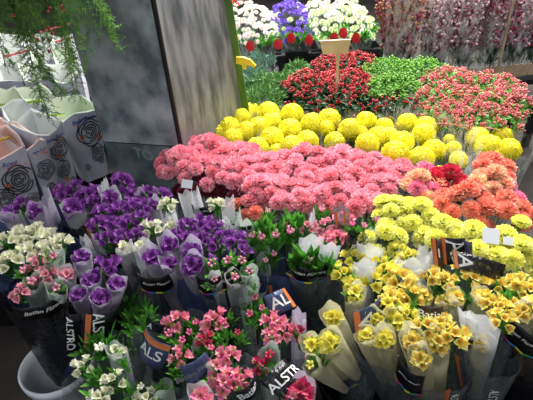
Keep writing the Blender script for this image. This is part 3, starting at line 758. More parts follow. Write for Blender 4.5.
PY = 'bunch of pale yellow carnations '
for (x, y, rx, ry, w_) in [(391, 222, 17, 12, 'touching the pink bed'), (417, 222, 18, 12, 'in front of the cream pink ones'), (441, 238, 17, 10, 'behind the black printed panel'), (468, 244, 18, 9, 'in front of the coral ones, beside the white card'), (383, 243, 14, 8, 'nearest the brown wrapper'), (500, 250, 16, 8, 'below the white card'), (515, 262, 20, 10, 'at the right edge, front'), (478, 262, 13, 7, 'above the dark slanting label'), (514, 240, 10, 6, 'small, beside the coral ones')]:
    dome_bunch('carnation_bunch', PY+w_, 'pale yellow carnations', x, y, rx, ry, 'car_yel', 'carnation_head', .043, z=.73, wrap='cello', dome=.045, scale=.95)
# --- berries
HB = 'hypericum bunches in the back bed'
for (x, y, rx, ry, w_) in [(345, 68, 30, 8, 'behind the beige sign'), (310, 88, 22, 9, 'left of the sign stake'), (345, 88, 26, 9, 'in front of the sign stake')]:
    dome_bunch('hypericum_bunch', 'bunch of red hypericum berries '+w_, HB, x, y, rx, ry, 'b_red', 'berry_sprig', .044, z=.73, dome=.04, cap=85)
for (x, y, rx, ry, w_) in [(390, 74, 26, 7, 'beside the heather packs'), (425, 73, 18, 6, 'behind the pink berries'), (392, 92, 24, 8, 'between the red and pink berries')]:
    dome_bunch('hypericum_bunch', 'bunch of light green hypericum berries '+w_, HB, x, y, rx, ry, 'b_green', 'berry_sprig', .044, z=.73, dome=.04, cap=85)
for (x, y, rx, ry, w_) in [(315, 106, 24, 7, 'just behind the left yellow heads'), (350, 106, 22, 7, 'just behind the middle yellow heads'), (392, 110, 22, 8, 'just behind the right yellow heads')]:
    dome_bunch('hypericum_bunch', 'dark leafy bunch with scattered dark red berries '+w_, HB, x, y, rx, ry, 'b_dark', 'berry_sprig', .055, z=.71, dome=.03, cap=85)
for (x, y, rx, ry, w_) in [(450, 84, 25, 8, 'at the back, beside the green ones'), (485, 90, 28, 9, 'at the back right'), (445, 101, 26, 9, 'left in the middle row'), (484, 108, 28, 9, 'right in the middle row'), (446, 119, 22, 8, 'front, behind the pointed clear film'), (483, 122, 26, 8, 'front right, above the yellow heads'), (509, 104, 14, 10, 'at the right end')]:
    dome_bunch('hypericum_bunch', 'bunch of pink hypericum berries '+w_, HB, x, y, rx, ry, 'b_pink', 'berry_sprig', .041, z=.73, dome=.035, cap=85)
for (x, y, rx, ry, w_) in [(262, 100, 24, 8, 'next to the green pillar edge'), (290, 84, 20, 7, 'in the middle'), (264, 86, 20, 7, 'right of the yellow price holder'), (300, 72, 14, 5, 'at the back')]:
    dome_bunch('green_bunch', 'bunch of fluffy light green foliage '+w_, 'fluffy green bunches', x, y, rx, ry, 'fluff', 'foliage_tip', .038, z=.72, dome=.05, cat='foliage bunch')
for (x, y, rx, ry, w_) in [(258, 66, 16, 7, 'behind the yellow price holder'), (250, 80, 14, 9, 'against the green pillar edge')]:
    dome_bunch('eucalyptus_bunch', 'bunch of blue-green needle foliage '+w_, 'blue-green foliage', x, y, rx, ry, 'euc', 'foliage_tip', .05, z=.72, dome=.05, cat='foliage bunch', wrap='cello2')
# --- orange elastic strings lying over the pink berries
for i, (a, c_) in enumerate([((440, 96), (470, 92)), ((430, 120), (475, 128)), ((480, 86), (515, 106)), ((480, 124), (510, 134))]):
    A, B_ = P(*a, .785), P(*c_, .775); b = MB(); b.tube([A.lerp(B_, t/8)+Vector((0, 0, .02*math.sin(t/8*math.pi)-.02)) for t in range(9)], .0012, 'orange', 4)
    tag(link('elastic_string', b.mesh('elastic_string')), 'orange string over the pink berries, ' + ['back left', 'front left', 'back right', 'front right'][i], 'string', 'orange strings')
# --- beige sign on its stake
sp = P(337, 84, .74); root = empty('price_sign', sp-Vector((0, 0, .3)), 'blank beige price board on a wooden stake among red berries', 'sign')
a = Q(320, 41, sp.y); b_ = Q(351, 39.5, sp.y); c = Q(348, 53.5, sp.y); d = Q(323, 54.5, sp.y); n = Vector((0, .012, 0))
b = MB(); f4 = [a, b_, c, d]; b.poly(f4, 'sign'); b.poly([p+n for p in f4][::-1], 'sign')
for i in range(4): b.poly([f4[i], f4[i]+n, f4[(i+1) % 4]+n, f4[(i+1) % 4]], 'sign')
link('board', b.mesh('board', False), root)
b = MB(); t0, t1 = Q(338, 54, sp.y+.004), sp-Vector((0, 0, .3)); q0 = t0.lerp(t1, .12)
for p0, p1, w0, w1 in ((t0, q0, .013, .007), (q0, t1, .007, .006)):
    for off in (0, .008):
        o_ = Vector((0, off, 0)); x = Vector((1, 0, 0)); b.poly([p0-x*w0+o_, p0+x*w0+o_, p1+x*w1+o_, p1-x*w1+o_], 'sign')
    for s in (-1, 1): x = Vector((s, 0, 0)); b.poly([p0+x*w0, p0+x*w0+Vector((0, .008, 0)), p1+x*w1+Vector((0, .008, 0)), p1+x*w1], 'sign')
link('stake', b.mesh('stake', False), root)
# ================================================================== back row in black buckets
BK = 'spray flowers in black buckets along the back'
def back_bunch(label, x0, x1, yf, yb, lib, mix=None, n_red=1, tags=((.5, 0),), z=.74, s=.047):
    cx = (x0+x1)/2; c = P(cx, yf-4, z); k = mpp(c); w = (x1-x0)*k/2*1.14
    yb_ = P(cx, yb, z).y; dpt = min(yb_-c.y, .8); cen = c+Vector((0, dpt/2, 0))
    root = empty('spray_flower_bunch', Vector((cen.x, cen.y, .3)), label, 'flower bunch', BK)
    pts = hexpts(cen.x, cen.y, w, dpt/2+.05, s)
    random.shuffle(pts)
    for (x, y) in pts[:98]:
        u, v = (x-cen.x)/w, (y-cen.y)/(dpt/2+.05); q = u*u+v*v
        lb = mix[0] if mix and U(0, 1) < mix[1] else lib
        link('spray_flower', random.choice(LIB[lb]), root, TRS((x, y, z+.09*(1-q)-.02+(.04*v)+U(-.02, .02)), Vector((u*.7+U(-.4, .4), v*.6-.7+U(-.4, .4), 1)), U(0, 6), U(.8, 1.25)))
    for i in range(16):
        a = U(0, 6.28); link('leaf_tuft', random.choice(LIB['tuft']), root, TRS((cen.x+math.cos(a)*w*.8, cen.y-abs(math.sin(a))*dpt*.5, z-.05), (math.cos(a)*.6, -.7, .8), U(0, 6), 1.1))
    link('stems', random.choice(LIB['stems']), root, TRS((cen.x, cen.y, z), (0, 0, 1), 0, (w*.6, w*.6, .42)))
    sl = Sleeve(Vector((cen.x, cen.y, z-.03)), Vector((cen.x, cen.y, .3)), w*1.0, dpt/2+.03, .6, U(0, 6)); link('clear_wrap', sl.body('cello', 0, .4), root)
    return cen, w, dpt
def bucket(cx, cy, r0_, r1_, z0, z1, m, label, name='flower_bucket', grp=None, handle=False):
    prof = [(r0_, z0), (r0_+(r1_-r0_)*.93, z1-.035), (r1_*1.04, z1-.03), (r1_*1.05, z1), (r1_*.99, z1), (r1_*.93, z1-.04), (r0_*.95, z0+.006)]
    b = MB(); rows = [[Vector((cx+math.cos(j*.19635)*r, cy+math.sin(j*.19635)*r, z)) for j in range(32)] for r, z in prof]
    b.quad_grid(rows, m, True); b.poly(rows[0][::-1], m); b.poly(rows[-1], m)
    o = tag(link(name, b.mesh(name)), label, 'bucket', grp)
    if handle:
        h = MB()
        for s in (.35, .6): h.quad_grid([[Vector((cx+math.cos(j*.19635)*r, cy+math.sin(j*.19635)*r, z0+(z1-z0)*s+dz)) for j in range(32)] for r, dz in ((r0_+(r1_-r0_)*s+.001, -.004), (r0_+(r1_-r0_)*s+.006, 0), (r0_+(r1_-r0_)*s+.001, .004))], m, True)
        link('rib', h.mesh('rib'), o).location = (0, 0, 0)
    return o
def red_tag(px, py, y, r, label, c='sp_red'):
    p = Q(px, py, y); k = mpp(p); b = MB()
    pts = [p+Vector((math.cos(i*.6283)*r*k*(1 if i % 2 else .9), -.001*i, math.sin(i*.6283)*r*k*1.15)) for i in range(10)]
    b.poly(pts, c); b.poly([q+Vector((0, .003, 0)) for q in pts][::-1], c)
    return b
rows_ = [('bunch of pale pink and white spray flowers in the back row', 232, 280, 42, 4, 'sp_pink', ('sp_white', .5), [(250, 46, 'red'), (230, 44, 'pale'), (278, 44, 'red')]),
         ('bunch of violet and dark leafed spray flowers in the back row', 276, 318, 36, 0, 'sp_purple', ('sp_green', .12), [(291, 38, 'red'), (309, 40, 'red')]),
         ('bunch of white and pale green spray flowers in the back row', 312, 352, 36, 0, 'sp_green', ('sp_white', .5), [(334, 38, 'red'), (343, 33, 'red')]),
         ('bunch of white green spray flowers beside the heather packs', 346, 382, 34, 0, 'sp_white', ('sp_green', .5), [(356, 38, 'red')])]
for i, (lb, x0, x1, yf, yb, l1, mx, tg) in enumerate(rows_):
    cen, w, dpt = back_bunch(lb, x0, x1, yf, yb, l1, mx)
    crate(cen.x-w*.98, cen.y-dpt/2-.02, cen.x+w*.98, cen.y+dpt/2+.05, .0, .62, 'black flower tub under '+lb.replace('bunch of ', 'the '), name='flower_tub', cat='tub')
    for (tx, ty, cc) in tg:
        b = red_tag(tx, ty, cen.y-dpt/2-.045, 4.6, '', 'redtag' if cc == 'red' else 'sp_pink')
        tag(link('round_label', b.mesh('round_label', False)), ('%s round label on the black tub of the ' % ('red' if cc == 'red' else 'pale pink'))+lb.split(' in the')[0].split(' beside')[0].replace('bunch of ', '').replace(' spray', '').replace(' and dark leafed', '')+(', right one' if tx in (278, 309, 343) else ''), 'label', 'round labels on the black tubs')
# a few further flowers behind the pillar edge
for i, (x, y, c, w_) in enumerate([(236, 3, 'sp_red', 'red'), (245, 2, 'sp_pink', 'pale'), (228, 8, 'sp_white', 'white')]):
    dome_bunch('spray_flower_bunch', 'distant %s spray flowers just right of the green pillar edge' % w_, None, x, y, 8, 3, c, 'spray_flower', .05, z=.8, zf=.4)
# ================================================================== heather packs, upper right
random.seed(21)
yH = P(452, 73, .55).y
packs = [(372, 408, 'rust', 'rust coloured heather in crinkled clear film, next to the white spray flowers'), (406, 440, 'heather', 'crimson heather pack in crinkled film, left of the gap'), (438, 470, 'heather', 'crimson heather pack with a pale top, ending at the card seam'), (472, 500, 'heather', 'crimson and white heather pack right of the card seam'), (499, 530, 'heather', 'dark crimson heather pack near the right edge'), (529, 556, 'heather', 'crimson heather pack cut by the right edge')]
for i, (x0, x1, lb, w_) in enumerate(packs):
    yb = 70+i*1.4; a, c = P(x0, yb, .49), P(x1, yb+.6, .49); a.y = c.y = yH+.02; w = (c.x-a.x)/2; m_ = (a+c)/2; m_.z = .49
    root = empty('heather_pack', m_, w_, 'flower pack', 'heather packs in clear film')
    for k in range(11):
        link('heather_spray', random.choice(LIB[lb]), root, TRS(m_+Vector((U(-.6, .6)*w, .07+U(-.04, .05), .05)), (U(-.12, .12), U(-.06, .1), 1), U(0, 6), U(1.15, 1.4)))
    b = MB(); rows = []
    for r_ in range(12):
        t = r_/11; zz = .49+t*.62; ww = w*(.92+.12*t+.03*math.sin(t*9+i)); dd = .055+.05*t
        rows.append([m_+Vector((math.cos(j*.2618)*ww*(1+.03*math.sin(j*3+r_)), .075+math.sin(j*.2618)*dd*(1+.12*math.sin(j*5+r_*2)), zz-.49)) for j in range(24)])
    b.quad_grid(rows, 'pack_film', True); link('clear_wrap', b.mesh('clear_wrap'), root)
    b = MB(); b.box((m_.x, m_.y-.012+.02, m_.z+.035), (w*1.75, .004, .07), 'card'); link('card_backing', b.mesh('card_backing', False), root)
xa, xb = P(366, 70, .55).x, P(575, 76, .55).x
b = MB(); b.box(((xa+xb)/2, yH+.14, .463), (xb-xa, .34, .03), 'seam'); 
root = tag(link('display_bench', b.mesh('display_bench', False)), 'dark bench carrying the heather packs', 'bench')
for x in (xa+.05, (xa+xb)/2, xb-.05):
    for y in (yH+.0, yH+.27): b = MB(); b.box((x, y, .225), (.04, .04, .48), 'seam'); link('leg', b.mesh('leg', False), root)
b = MB(); p = P(470, 60, .49); b.box((p.x, yH-.005, .49+.28), (.012, .008, .49), 'card'); tag(link('divider_strip', b.mesh('divider_strip', False)), 'narrow tan strip standing between the crimson heather packs', 'strip')
# ================================================================== alstroemeria, purple and white, left half
A_ = alstro_bunch
# far left
A_('white alstroemeria bunch open above a navy sleeve, at the left edge', [(6, 240, 13, 'f', 'WH'), (20, 234, 13, 'f', 'WH'), (34, 232, 13, 'f', 'WH'), (48, 237, 13, 'f', 'WH'), (60, 242, 11, 'f', 'WH'), (12, 256, 13, 'f', 'WH'), (30, 250, 13, 'f', 'WH'), (2, 262, 12, 'f', 'WH'), (44, 248, 12, 'f', 'WH')], z=.76, sleeve='denim', h0=.04)
r_, s_ = A_('purple tipped bunch in navy sleeve with orange stripe, before the leftmost rose bag', [(11, 214, 11, 'c', 'PU', 0, 'paper_p'), (35, 212, 11, 'c', 'PU', 0, 'paper_p'), (22, 204, 9, 'f', 'PU'), (47, 200, 14, 's', 'PU', .03, 'paper_p')], z=.76, sleeve='denim', h0=.05)
stripe(r_, s_, -15, .0, .2)
r_, s_ = A_('purple bunch with one wide open white wrap and an orange stripe below it', [(74, 208, 15, 'c', 'PU', .0), (62, 192, 10, 'f', 'PU'), (75, 187, 9, 'f', 'PU'), (86, 192, 10, 'f', 'PU'), (92, 203, 9, 'f', 'PU')], z=.75, sleeve='dark_film', h0=.04)
stripe(r_, s_, 0, .02, .26)
A_('purple bunch with tall white tissue standing against the dark pillar foot', [(103, 186, 12, 's', 'PU', .03), (111, 198, 12, 'c', 'PU', .01), (122, 180, 10, 'f', 'PU', .02), (131, 190, 9, 'f', 'PU'), (96, 199, 9, 'f', 'PU')], z=.74, sleeve='smoke_film')
A_('large deep purple mass of open blooms beside the white tissue rolls', [(104, 212, 10, 'f', 'PU'), (118, 209, 10, 'f', 'PU'), (132, 206, 10, 'f', 'PU'), (145, 205, 9, 'f', 'PU'), (97, 224, 10, 'f', 'PU'), (112, 223, 10, 'f', 'PU'), (127, 221, 10, 'f', 'PU'), (141, 218, 10, 'f', 'PU'), (106, 237, 10, 'f', 'PU'), (121, 236, 10, 'f', 'PU'), (136, 233, 9, 'f', 'PU')], z=.74, sleeve='smoke_film', group='alstroemeria bunches in printed sleeves')
A_('empty looking roll of white tissue left of the deep purple mass', [(86, 243, 10, 's', 'PU', .03), (97, 240, 9, 's', 'PU', .01)], z=.70, zf=.2)
A_('purple bunch in clear film right of the dark pillar foot', [(148, 192, 9, 'f', 'PU'), (160, 194, 9, 'f', 'PU'), (154, 205, 8, 'c', 'PU', 0, 'paper_p'), (139, 192, 7, 'c', 'PU')], z=.73, sleeve='smoke_film')
A_('white alstroemeria bunch with tall pale petals between two purple masses', [(167, 203, 10, 'f', 'WH', .02), (170, 215, 12, 's', 'WH', .0), (152, 227, 11, 'f', 'WH', .01), (170, 226, 10, 'c', 'WH')], z=.73)
r_, s_ = A_('white alstroemeria bunch in two small tissue cups with a black band', [(125, 248, 11, 'c', 'WH'), (141, 246, 11, 'c', 'WH')], z=.74, sleeve='smoke_film', h0=.05)
band_at(r_, 123, 258, 36, 12, 9, .705)
r_, s_ = A_('deep purple bunch right of the white blooms, above the leafy pink ones', [(176, 236, 10, 'f', 'PU'), (188, 226, 10, 'f', 'PU'), (201, 221, 10, 'f', 'PU'), (213, 228, 10, 'f', 'PU'), (187, 240, 10, 'f', 'PU'), (201, 238, 10, 'f', 'PU'), (215, 242, 9, 'f', 'PU'), (225, 235, 9, 'f', 'PU'), (237, 240, 10, 'f', 'PU'), (242, 251, 8, 'f', 'PU')], z=.74, sleeve='denim', h0=.06)
stripe(r_, s_, 12, -.01, .15, 5)
r_, s_ = A_('white tissue bunch with a small white square tag, above the right purple mass', [(196, 196, 13, 's', 'WH', .03), (186, 196, 9, 's', 'WH', .0), (216, 203, 9, 'f', 'WH'), (228, 206, 9, 's', 'WH')], z=.74, sleeve='smoke_film')
band_at(r_, 203, 210, 20, 9, 3, .735, colours=False)
tp_ = P(187, 184, .80); b = MB(); b.box(tp_, (.034, .003, .026), 'paperw', Quaternion((0, 1, 0), .25) @ Quaternion((1, 0, 0), -.5)); link('square_tag', b.mesh('square_tag', False), r_, label='small white square tag')
r_, s_ = A_('white and green tissue cups above a curved black band, below the coral carnations', [(235, 222, 13, 's', 'WH', .02, 'paper_g'), (222, 226, 10, 'gc', 'WH', 0, 'paper_g'), (250, 224, 12, 's', 'WH', .0, 'paper_g'), (240, 232, 9, 'gc', 'X', 0, 'paper_g')], z=.73, sleeve='denim', h0=.05)
band_at(r_, 247, 231, 26, 10, 0, .72, colours=False)
# left front
r_, s_ = A_('leafy pale pink bunch standing in the white bucket', [(33, 283, 13, 'gc', 'PP', 0, 'paper_g'), (57, 289, 12, 'gc', 'PP', 0, 'paper_g'), (54, 258, 12, 'gc', 'PP', .02, 'paper_g'), (67, 274, 11, 'c', 'PP'), (37, 264, 11, 'f', 'PP'), (46, 275, 11, 'f', 'PP'), (19, 293, 9, 'f', 'PP'), (24, 272, 10, 'g', 'PP')], z=.76, sleeve='dark_film', foot=(66, 376), zf=.12, h0=.05)
band_at(r_, 46, 308, 50, 14, 4, .73, colours=False)
r_, s_ = A_('bunch of purple blooms in white tissue cups, its black sleeve lettered down both sides', [(82, 257, 12, 'c', 'PU', .02, 'paper_p'), (91, 279, 12, 'c', 'PU', 0, 'paper_p'), (117, 283, 12, 'c', 'PU', 0, 'paper_p'), (106, 266, 13, 'f', 'PU', .01), (78, 294, 11, 'c', 'PU', -.01, 'paper_p'), (101, 297, 13, 'c', 'PU', -.01, 'paper_p')], z=.75, sleeve='dark_film', foot=(102, 345), zf=.14, h0=.05, grow=1.25)
stripe(r_, s_, -2, .015, .30, 8)
PB = (r_,)
B_ROOT = r_
r_, s_ = A_('three purple tissue cups with a tilted black band, centre left', [(152, 256, 13, 'c', 'PU', .0, 'paper_p'), (169, 244, 12, 'c', 'PU', .01, 'paper_p'), (169, 263, 11, 'c', 'PU', -.01, 'paper_p')], z=.74, foot=(192, 330), zf=.3, L=.36, paper='paper_p')
band_at(r_, 156, 280, 32, 15, 10, .71)
r_, s_ = A_('two large lilac tissue cups full of purple blooms, right of the banded cups', [(192, 250, 13, 'c', 'PU', .01, 'paper_p'), (192, 265, 15, 'c', 'PU', .0, 'paper_p'), (206, 262, 9, 'f', 'PU')], z=.74, foot=(214, 330), zf=.3, L=.36)
r_, s_ = A_('leafy bunch with pink buds above a black band slanting up to the right', [(213, 265, 13, 'g', 'PP'), (228, 262, 13, 'g', 'PP'), (242, 262, 12, 'g', 'PP', .01), (215, 280, 9, 'gc', 'PP'), (235, 278, 12, 'gc', 'PP'), (249, 272, 11, 'gc', 'PP', .01, 'paper_g'), (253, 284, 9, 'gc', 'X', 0, 'paper_g')], z=.74, foot=(238, 335), zf=.3, sleeve='smoke_film')
band_at(r_, 221, 288, 46, 14, -9, .705)
r_, s_ = A_('tall upright green leaves with pink buds above a navy sleeve, centre', [(258, 232, 16, 'g', 'B'), (270, 228, 17, 'g', 'B'), (284, 228, 17, 'g', 'B'), (298, 224, 16, 'g', 'B'), (262, 240, 12, 'g', 'PP'), (276, 238, 12, 'g', 'PP'), (290, 234, 12, 'g', 'PP'), (253, 238, 10, 'g', 'PP'), (268, 214, 9, 'g', 'PP'), (288, 228, 10, 'g', 'PP')], z=.74, sleeve='denim', h0=.07)
stripe(r_, s_, -26, .02, .3, 5)
A_('pale pink budded bunch with white tissue below the pink carnations', [(312, 216, 9, 's', 'X', .02), (322, 212, 10, 'g', 'PP'), (335, 222, 9, 'f', 'PP'), (322, 226, 9, 'f', 'PP'), (307, 226, 9, 'f', 'PP'), (345, 216, 9, 'f', 'PK')], z=.73, sleeve='smoke_film')
r_, s_ = A_('green leaves in white tissue above a wide black band, centre', [(296, 262, 16, 'g', 'B'), (306, 258, 16, 'g', 'B'), (318, 262, 16, 'g', 'B'), (327, 260, 14, 'g', 'B'), (308, 262, 12, 'g', 'PP'), (311, 243, 13, 's', 'X', .03, 'paper'), (330, 250, 10, 's', 'X', 0)], z=.745, foot=(312, 330), zf=.28, sleeve='smoke_film', h0=.05, grow=.9)
band_at(r_, 308, 273, 42, 14, 3, .72)
r_, s_ = A_('pink budded bunch with a dark wrapper beside the yellow ones', [(337, 236, 10, 'f', 'PK'), (326, 238, 9, 'f', 'PK'), (352, 226, 8, 'g', 'PK'), (364, 228, 9, 'g', 'PP', 0), (376, 222, 9, 'g', 'PP'), (372, 236, 12, 's', 'X', 0, 'paper_g')], z=.73, sleeve='smoke_film')
s_ = Sleeve(P(356, 236, .78), P(348, 262, .66), .028, .02, .8, 2); link('brand_tag', s_.body('dark_film', 0, .075), r_, label='small black printed wrapper'); side_text(r_, s_, 5, .035, .018, 'Batian')
s_ = Sleeve(P(341, 208, .78), P(343, 235, .68), .022, .018, .9, 4); link('side_wrapper', s_.body('smoke_film', 0, .10), r_, label='brown striped wrapper'); stripe(r_, s_, -35, .0, .1, 24); stripe(r_, s_, 25, .0, .1, 14)
# ================================================================== pink ones, bottom centre
r_, s_ = A_('faded cream flowers among green leaves beside the white bucket', [(94, 340, 12, 'g', 'X'), (110, 338, 13, 'g', 'X'), (102, 350, 14, 'g', 'WH'), (117, 351, 12, 'c', 'WH'), (82, 365, 11, 'f', 'WH'), (95, 375, 12, 'g', 'X'), (114, 380, 12, 'f', 'WH'), (98, 396, 12, 'f', 'WH'), (120, 366, 10, 'g', 'X'), (84, 345, 11, 'g', 'X')], z=.68, sleeve='smoke_film', h0=.05, zf=.14)
A_('curled leaf cup and cream buds at the bottom edge, left', [(163, 388, 13, 'gc', 'X', 0, 'paper_g'), (142, 388, 11, 'g', 'WH'), (146, 398, 12, 'f', 'WH'), (130, 392, 12, 'g', 'X'), (158, 404, 11, 'g', 'X')], z=.66, sleeve='smoke_film')
r_, s_ = A_('pink bunch behind a navy panel with orange stripe, bottom left of centre', [(176, 319, 11, 'f', 'PK'), (170, 336, 11, 'g', 'PK'), (183, 342, 10, 'g', 'PK'), (180, 356, 10, 'f', 'PK'), (165, 356, 11, 'g', 'X'), (150, 312, 9, 'g', 'X'), (140, 322, 9, 'g', 'X'), (178, 370, 10, 'g', 'X')], z=.70, sleeve='smoke_film')
def panel(root, pts, z, txt, st, m='denim', size=.04, stripe_side='top', edge=.16, label='printed navy panel', rot=0, tm='ink', su=.5, sv=.5):
    """a flat piece of printed film: four picture corners at height z, a real 1 mm sheet"""
    a, b_, c, d = [P(x, y, zz) for (x, y), zz in zip(pts, z)]
    fn_ = lambda u, v, off=0: (a.lerp(b_, u)).lerp(d.lerp(c, u), v)+nrm*off+bow*math.sin(math.pi*u)
    nrm = (b_-a).cross(d-a).normalized()
    if nrm.dot(CAM-a) < 0: nrm = -nrm
    bow = nrm*.012
    b = MB(); b.quad_grid([[fn_(j/8, i/4) for j in range(9)] for i in range(5)], m); o = thick(link('printed_panel', b.mesh('printed_panel'), root, label=label), .001)
    if st:
        b = MB()
        rng = dict(top=(0, 1, 0, edge), left=(0, edge, 0, 1), right=(1-edge, 1, 0, 1))[st]
        b.quad_grid([[fn_(rng[0]+(rng[1]-rng[0])*j/8, rng[2]+(rng[3]-rng[2])*i/2, .003) for j in range(9)] for i in range(3)], 'orange'); link('orange_edge', b.mesh('orange_edge'), o).location = (0, 0, 0)
    W_ = (b_-a).length; H_ = (d-a).length; cr, sr = math.cos(rot), math.sin(rot)
    g = lambda u, v: fn_(su+(u*cr-v*sr)/W_, sv-(u*sr+v*cr)/H_, .004)
    link('lettering', text_mesh(txt, tm, g, size), o).location = (0, 0, 0)
    return o
panel(r_, [(146, 328), (172, 346), (161, 371), (139, 352)], (.74, .74, .66, .66), 'ALS', 'top', size=.045, edge=.2)
panel(r_, [(149, 313), (166, 325), (161, 333), (146, 322)], (.75, .75, .72, .72), 'A', None, 'dark_film', size=.025)
panel(B_ROOT, [(66, 310), (81, 313), (80, 350), (66, 348)], (.735, .735, .61, .61), 'ALSTRO', None, 'dark_film', size=.03, rot=-1.5, label='black lettered film')
panel(B_ROOT, [(86, 313), (116, 309), (110, 344), (84, 350)], (.735, .735, .61, .61), 'ALSTRO', 'left', 'dark_film', size=.04, rot=-1.5, edge=.22, label='black lettered film with orange stripe')
r_, s_ = A_('bright pink bunch with open blooms and long leaves, centre', [(214, 318, 12, 'f', 'PK'), (224, 324, 10, 'g', 'PK'), (228, 314, 10, 'g', 'X'), (204, 339, 9, 'f', 'MG'), (238, 334, 9, 'g', 'MG'), (212, 349, 9, 'g', 'PK'), (229, 353, 10, 'f', 'PK'), (218, 338, 10, 'g', 'X')], z=.70, sleeve='smoke_film')
r_, s_ = A_('pink bunch with a curved navy label arching over it, bottom centre', [(217, 366, 12, 'f', 'PK'), (224, 382, 13, 'f', 'PK'), (241, 378, 11, 'f', 'PK'), (208, 378, 12, 'gc', 'X', 0, 'paper_g'), (232, 366, 8, 'g', 'X')], z=.69, sleeve='smoke_film')
panel(r_, [(180, 366), (205, 352), (213, 364), (189, 388)], (.73, .73, .68, .68), 'Batian Flowers', None, size=.016, rot=.0, tm='ink_g')
A_('pale pink tissue cup poking in at the bottom edge', [(201, 396, 15, 'c', 'PK')], z=.70, zf=.2)
r_, s_ = A_('deep pink bunch with open blooms left of the closed pink wrap', [(274, 320, 11, 'f', 'PK'), (284, 330, 11, 'f', 'PK'), (272, 335, 9, 'f', 'PK'), (299, 318, 13, 's', 'PP', .02, 'paper_p'), (301, 332, 9, 'f', 'MG')], z=.71, sleeve='smoke_film')
panel(r_, [(263, 297), (284, 288), (296, 306), (272, 318)], (.735, .735, .70, .70), 'AL', 'right', 'denim', size=.04, edge=.16, rot=.0)
r_, s_ = A_('leafy magenta budded cup with a navy lettered panel and a black band', [(269, 358, 14, 'gc', 'MG', 0, 'paper_g'), (262, 364, 8, 'f', 'MG'), (240, 388, 6, 'g', 'X')], z=.70, sleeve='smoke_film')
panel(r_, [(259, 382), (284, 358), (304, 376), (285, 402)], (.73, .73, .70, .70), 'ALSTR', None, 'dark_film', size=.03, rot=-.1)
panel(r_, [(234, 392), (252, 377), (256, 388), (244, 402)], (.74, .74, .71, .71), 'Batian', None, 'dark_film', size=.022)
A_('round lilac tissue cup packed with deep pink blooms, bottom centre right', [(301, 391, 17, 'c', 'MG', .0, 'paper_p'), (293, 398, 9, 'f', 'PK')], z=.71, zf=.2)
# ================================================================== yellow ones
r_, s_ = A_('three yellow blooms in leaning tissue cones at the bottom middle', [(332, 316, 14, 'c', 'YE', .02, 'paper_g'), (312, 344, 13, 'c', 'YE', .0, 'paper_g'), (330, 341, 17, 'c', 'YE', .01, 'paper_g'), (312, 365, 12, 'gc', 'YE', -.01, 'paper_g')], z=.72, foot=(372, 400), zf=.35, L=.22)
s_ = Sleeve(P(335, 362, .66), P(350, 400, .45), .055, .05, .8, 3)
b = MB(); 
for i, c_ in enumerate(['c_red', 'c_blue', 'c_yel', 'c_grn']): b.quad_grid([[s_.pt(10+i*14+j*5, .03+k*.004+.01*i) for j in range(4)] for k in range(2)], c_)
link('colour_bar', b.mesh('colour_bar', False), r_)
r_, s_ = A_('cluster of clear yellow blooms in film, upper left of the yellow group', [(344, 272, 12, 'f', 'YE'), (354, 256, 12, 'f', 'YE'), (370, 250, 14, 's', 'YE', .02, 'paper'), (384, 262, 11, 'f', 'YE'), (375, 280, 12, 'f', 'YE'), (355, 294, 13, 'c', 'YE'), (364, 268, 12, 's', 'YE', .02, 'paper'), (388, 272, 11, 'f', 'YE'), (352, 282, 10, 'f', 'YE')], z=.73, sleeve='smoke_film', h0=.06)
stripe(r_, s_, -38, .0, .2, 6)
r_, s_ = A_('white tissue points with pale yellow blooms, beside the black panel', [(424, 254, 15, 's', 'YE', .03), (408, 256, 11, 'f', 'YE'), (411, 268, 15, 's', 'YE', .01), (397, 258, 11, 's', 'YE'), (431, 262, 12, 's', 'X', 0), (401, 250, 9, 'f', 'YE')], z=.73)
r_, s_ = A_('streaked yellow blooms above a small brown name band', [(402, 278, 13, 'f', 'YO'), (413, 294, 12, 'f', 'YO'), (391, 296, 12, 'f', 'YO'), (410, 300, 9, 'g', 'X')], z=.74)
r_, s_ = A_('yellow blooms over a navy lettered panel with orange edges', [(388, 304, 12, 'f', 'YE'), (399, 311, 12, 'f', 'YE'), (376, 318, 11, 'c', 'YE'), (407, 314, 10, 'f', 'YE'), (397, 320, 13, 'c', 'YE'), (366, 335, 14, 'c', 'YE', .0, 'paper_g'), (384, 338, 14, 'c', 'YE', .0, 'paper_g')], z=.735, foot=(400, 400), zf=.25, sleeve='smoke_film', h0=.09)
panel(r_, [(352, 312), (380, 296), (384, 322), (356, 340)], (.755, .755, .68, .68), 'AL', 'left', 'denim', size=.055, rot=-.5)
r_, s_ = A_('streaked yellow bunch behind the big tissue cups, with a dark slanting label', [(433, 276, 12, 'f', 'YO'), (445, 280, 11, 'f', 'YO'), (456, 296, 12, 'c', 'YO'), (474, 278, 11, 'f', 'YO'), (482, 296, 13, 'c', 'YO'), (464, 264, 10, 'f', 'YO'), (480, 266, 9, 'f', 'YO'), (468, 292, 9, 'g', 'X')], z=.74, sleeve='smoke_film', h0=.05)
panel(r_, [(452, 250), (506, 265), (500, 282), (455, 268)], (.79, .76, .73, .76), 'A', 'left', 'dark_film', size=.05, edge=.07, rot=-1.57, su=.2)
panel(r_, [(441, 237), (465, 238), (466, 262), (443, 264)], (.80, .80, .74, .74), 'AL', 'left', 'band', size=.06, edge=.14, rot=-1.3, label='black panel with orange edge', su=.6)
panel(r_, [(431, 238), (441, 238), (444, 268), (434, 264)], (.80, .80, .74, .74), 'l', 'left', 'brownband', size=.03, edge=.3, label='brown panel with orange edge')
panel(r_, [(464, 240), (472, 239), (472, 257), (465, 257)], (.80, .80, .75, .75), '..', None, 'denim', size=.01)
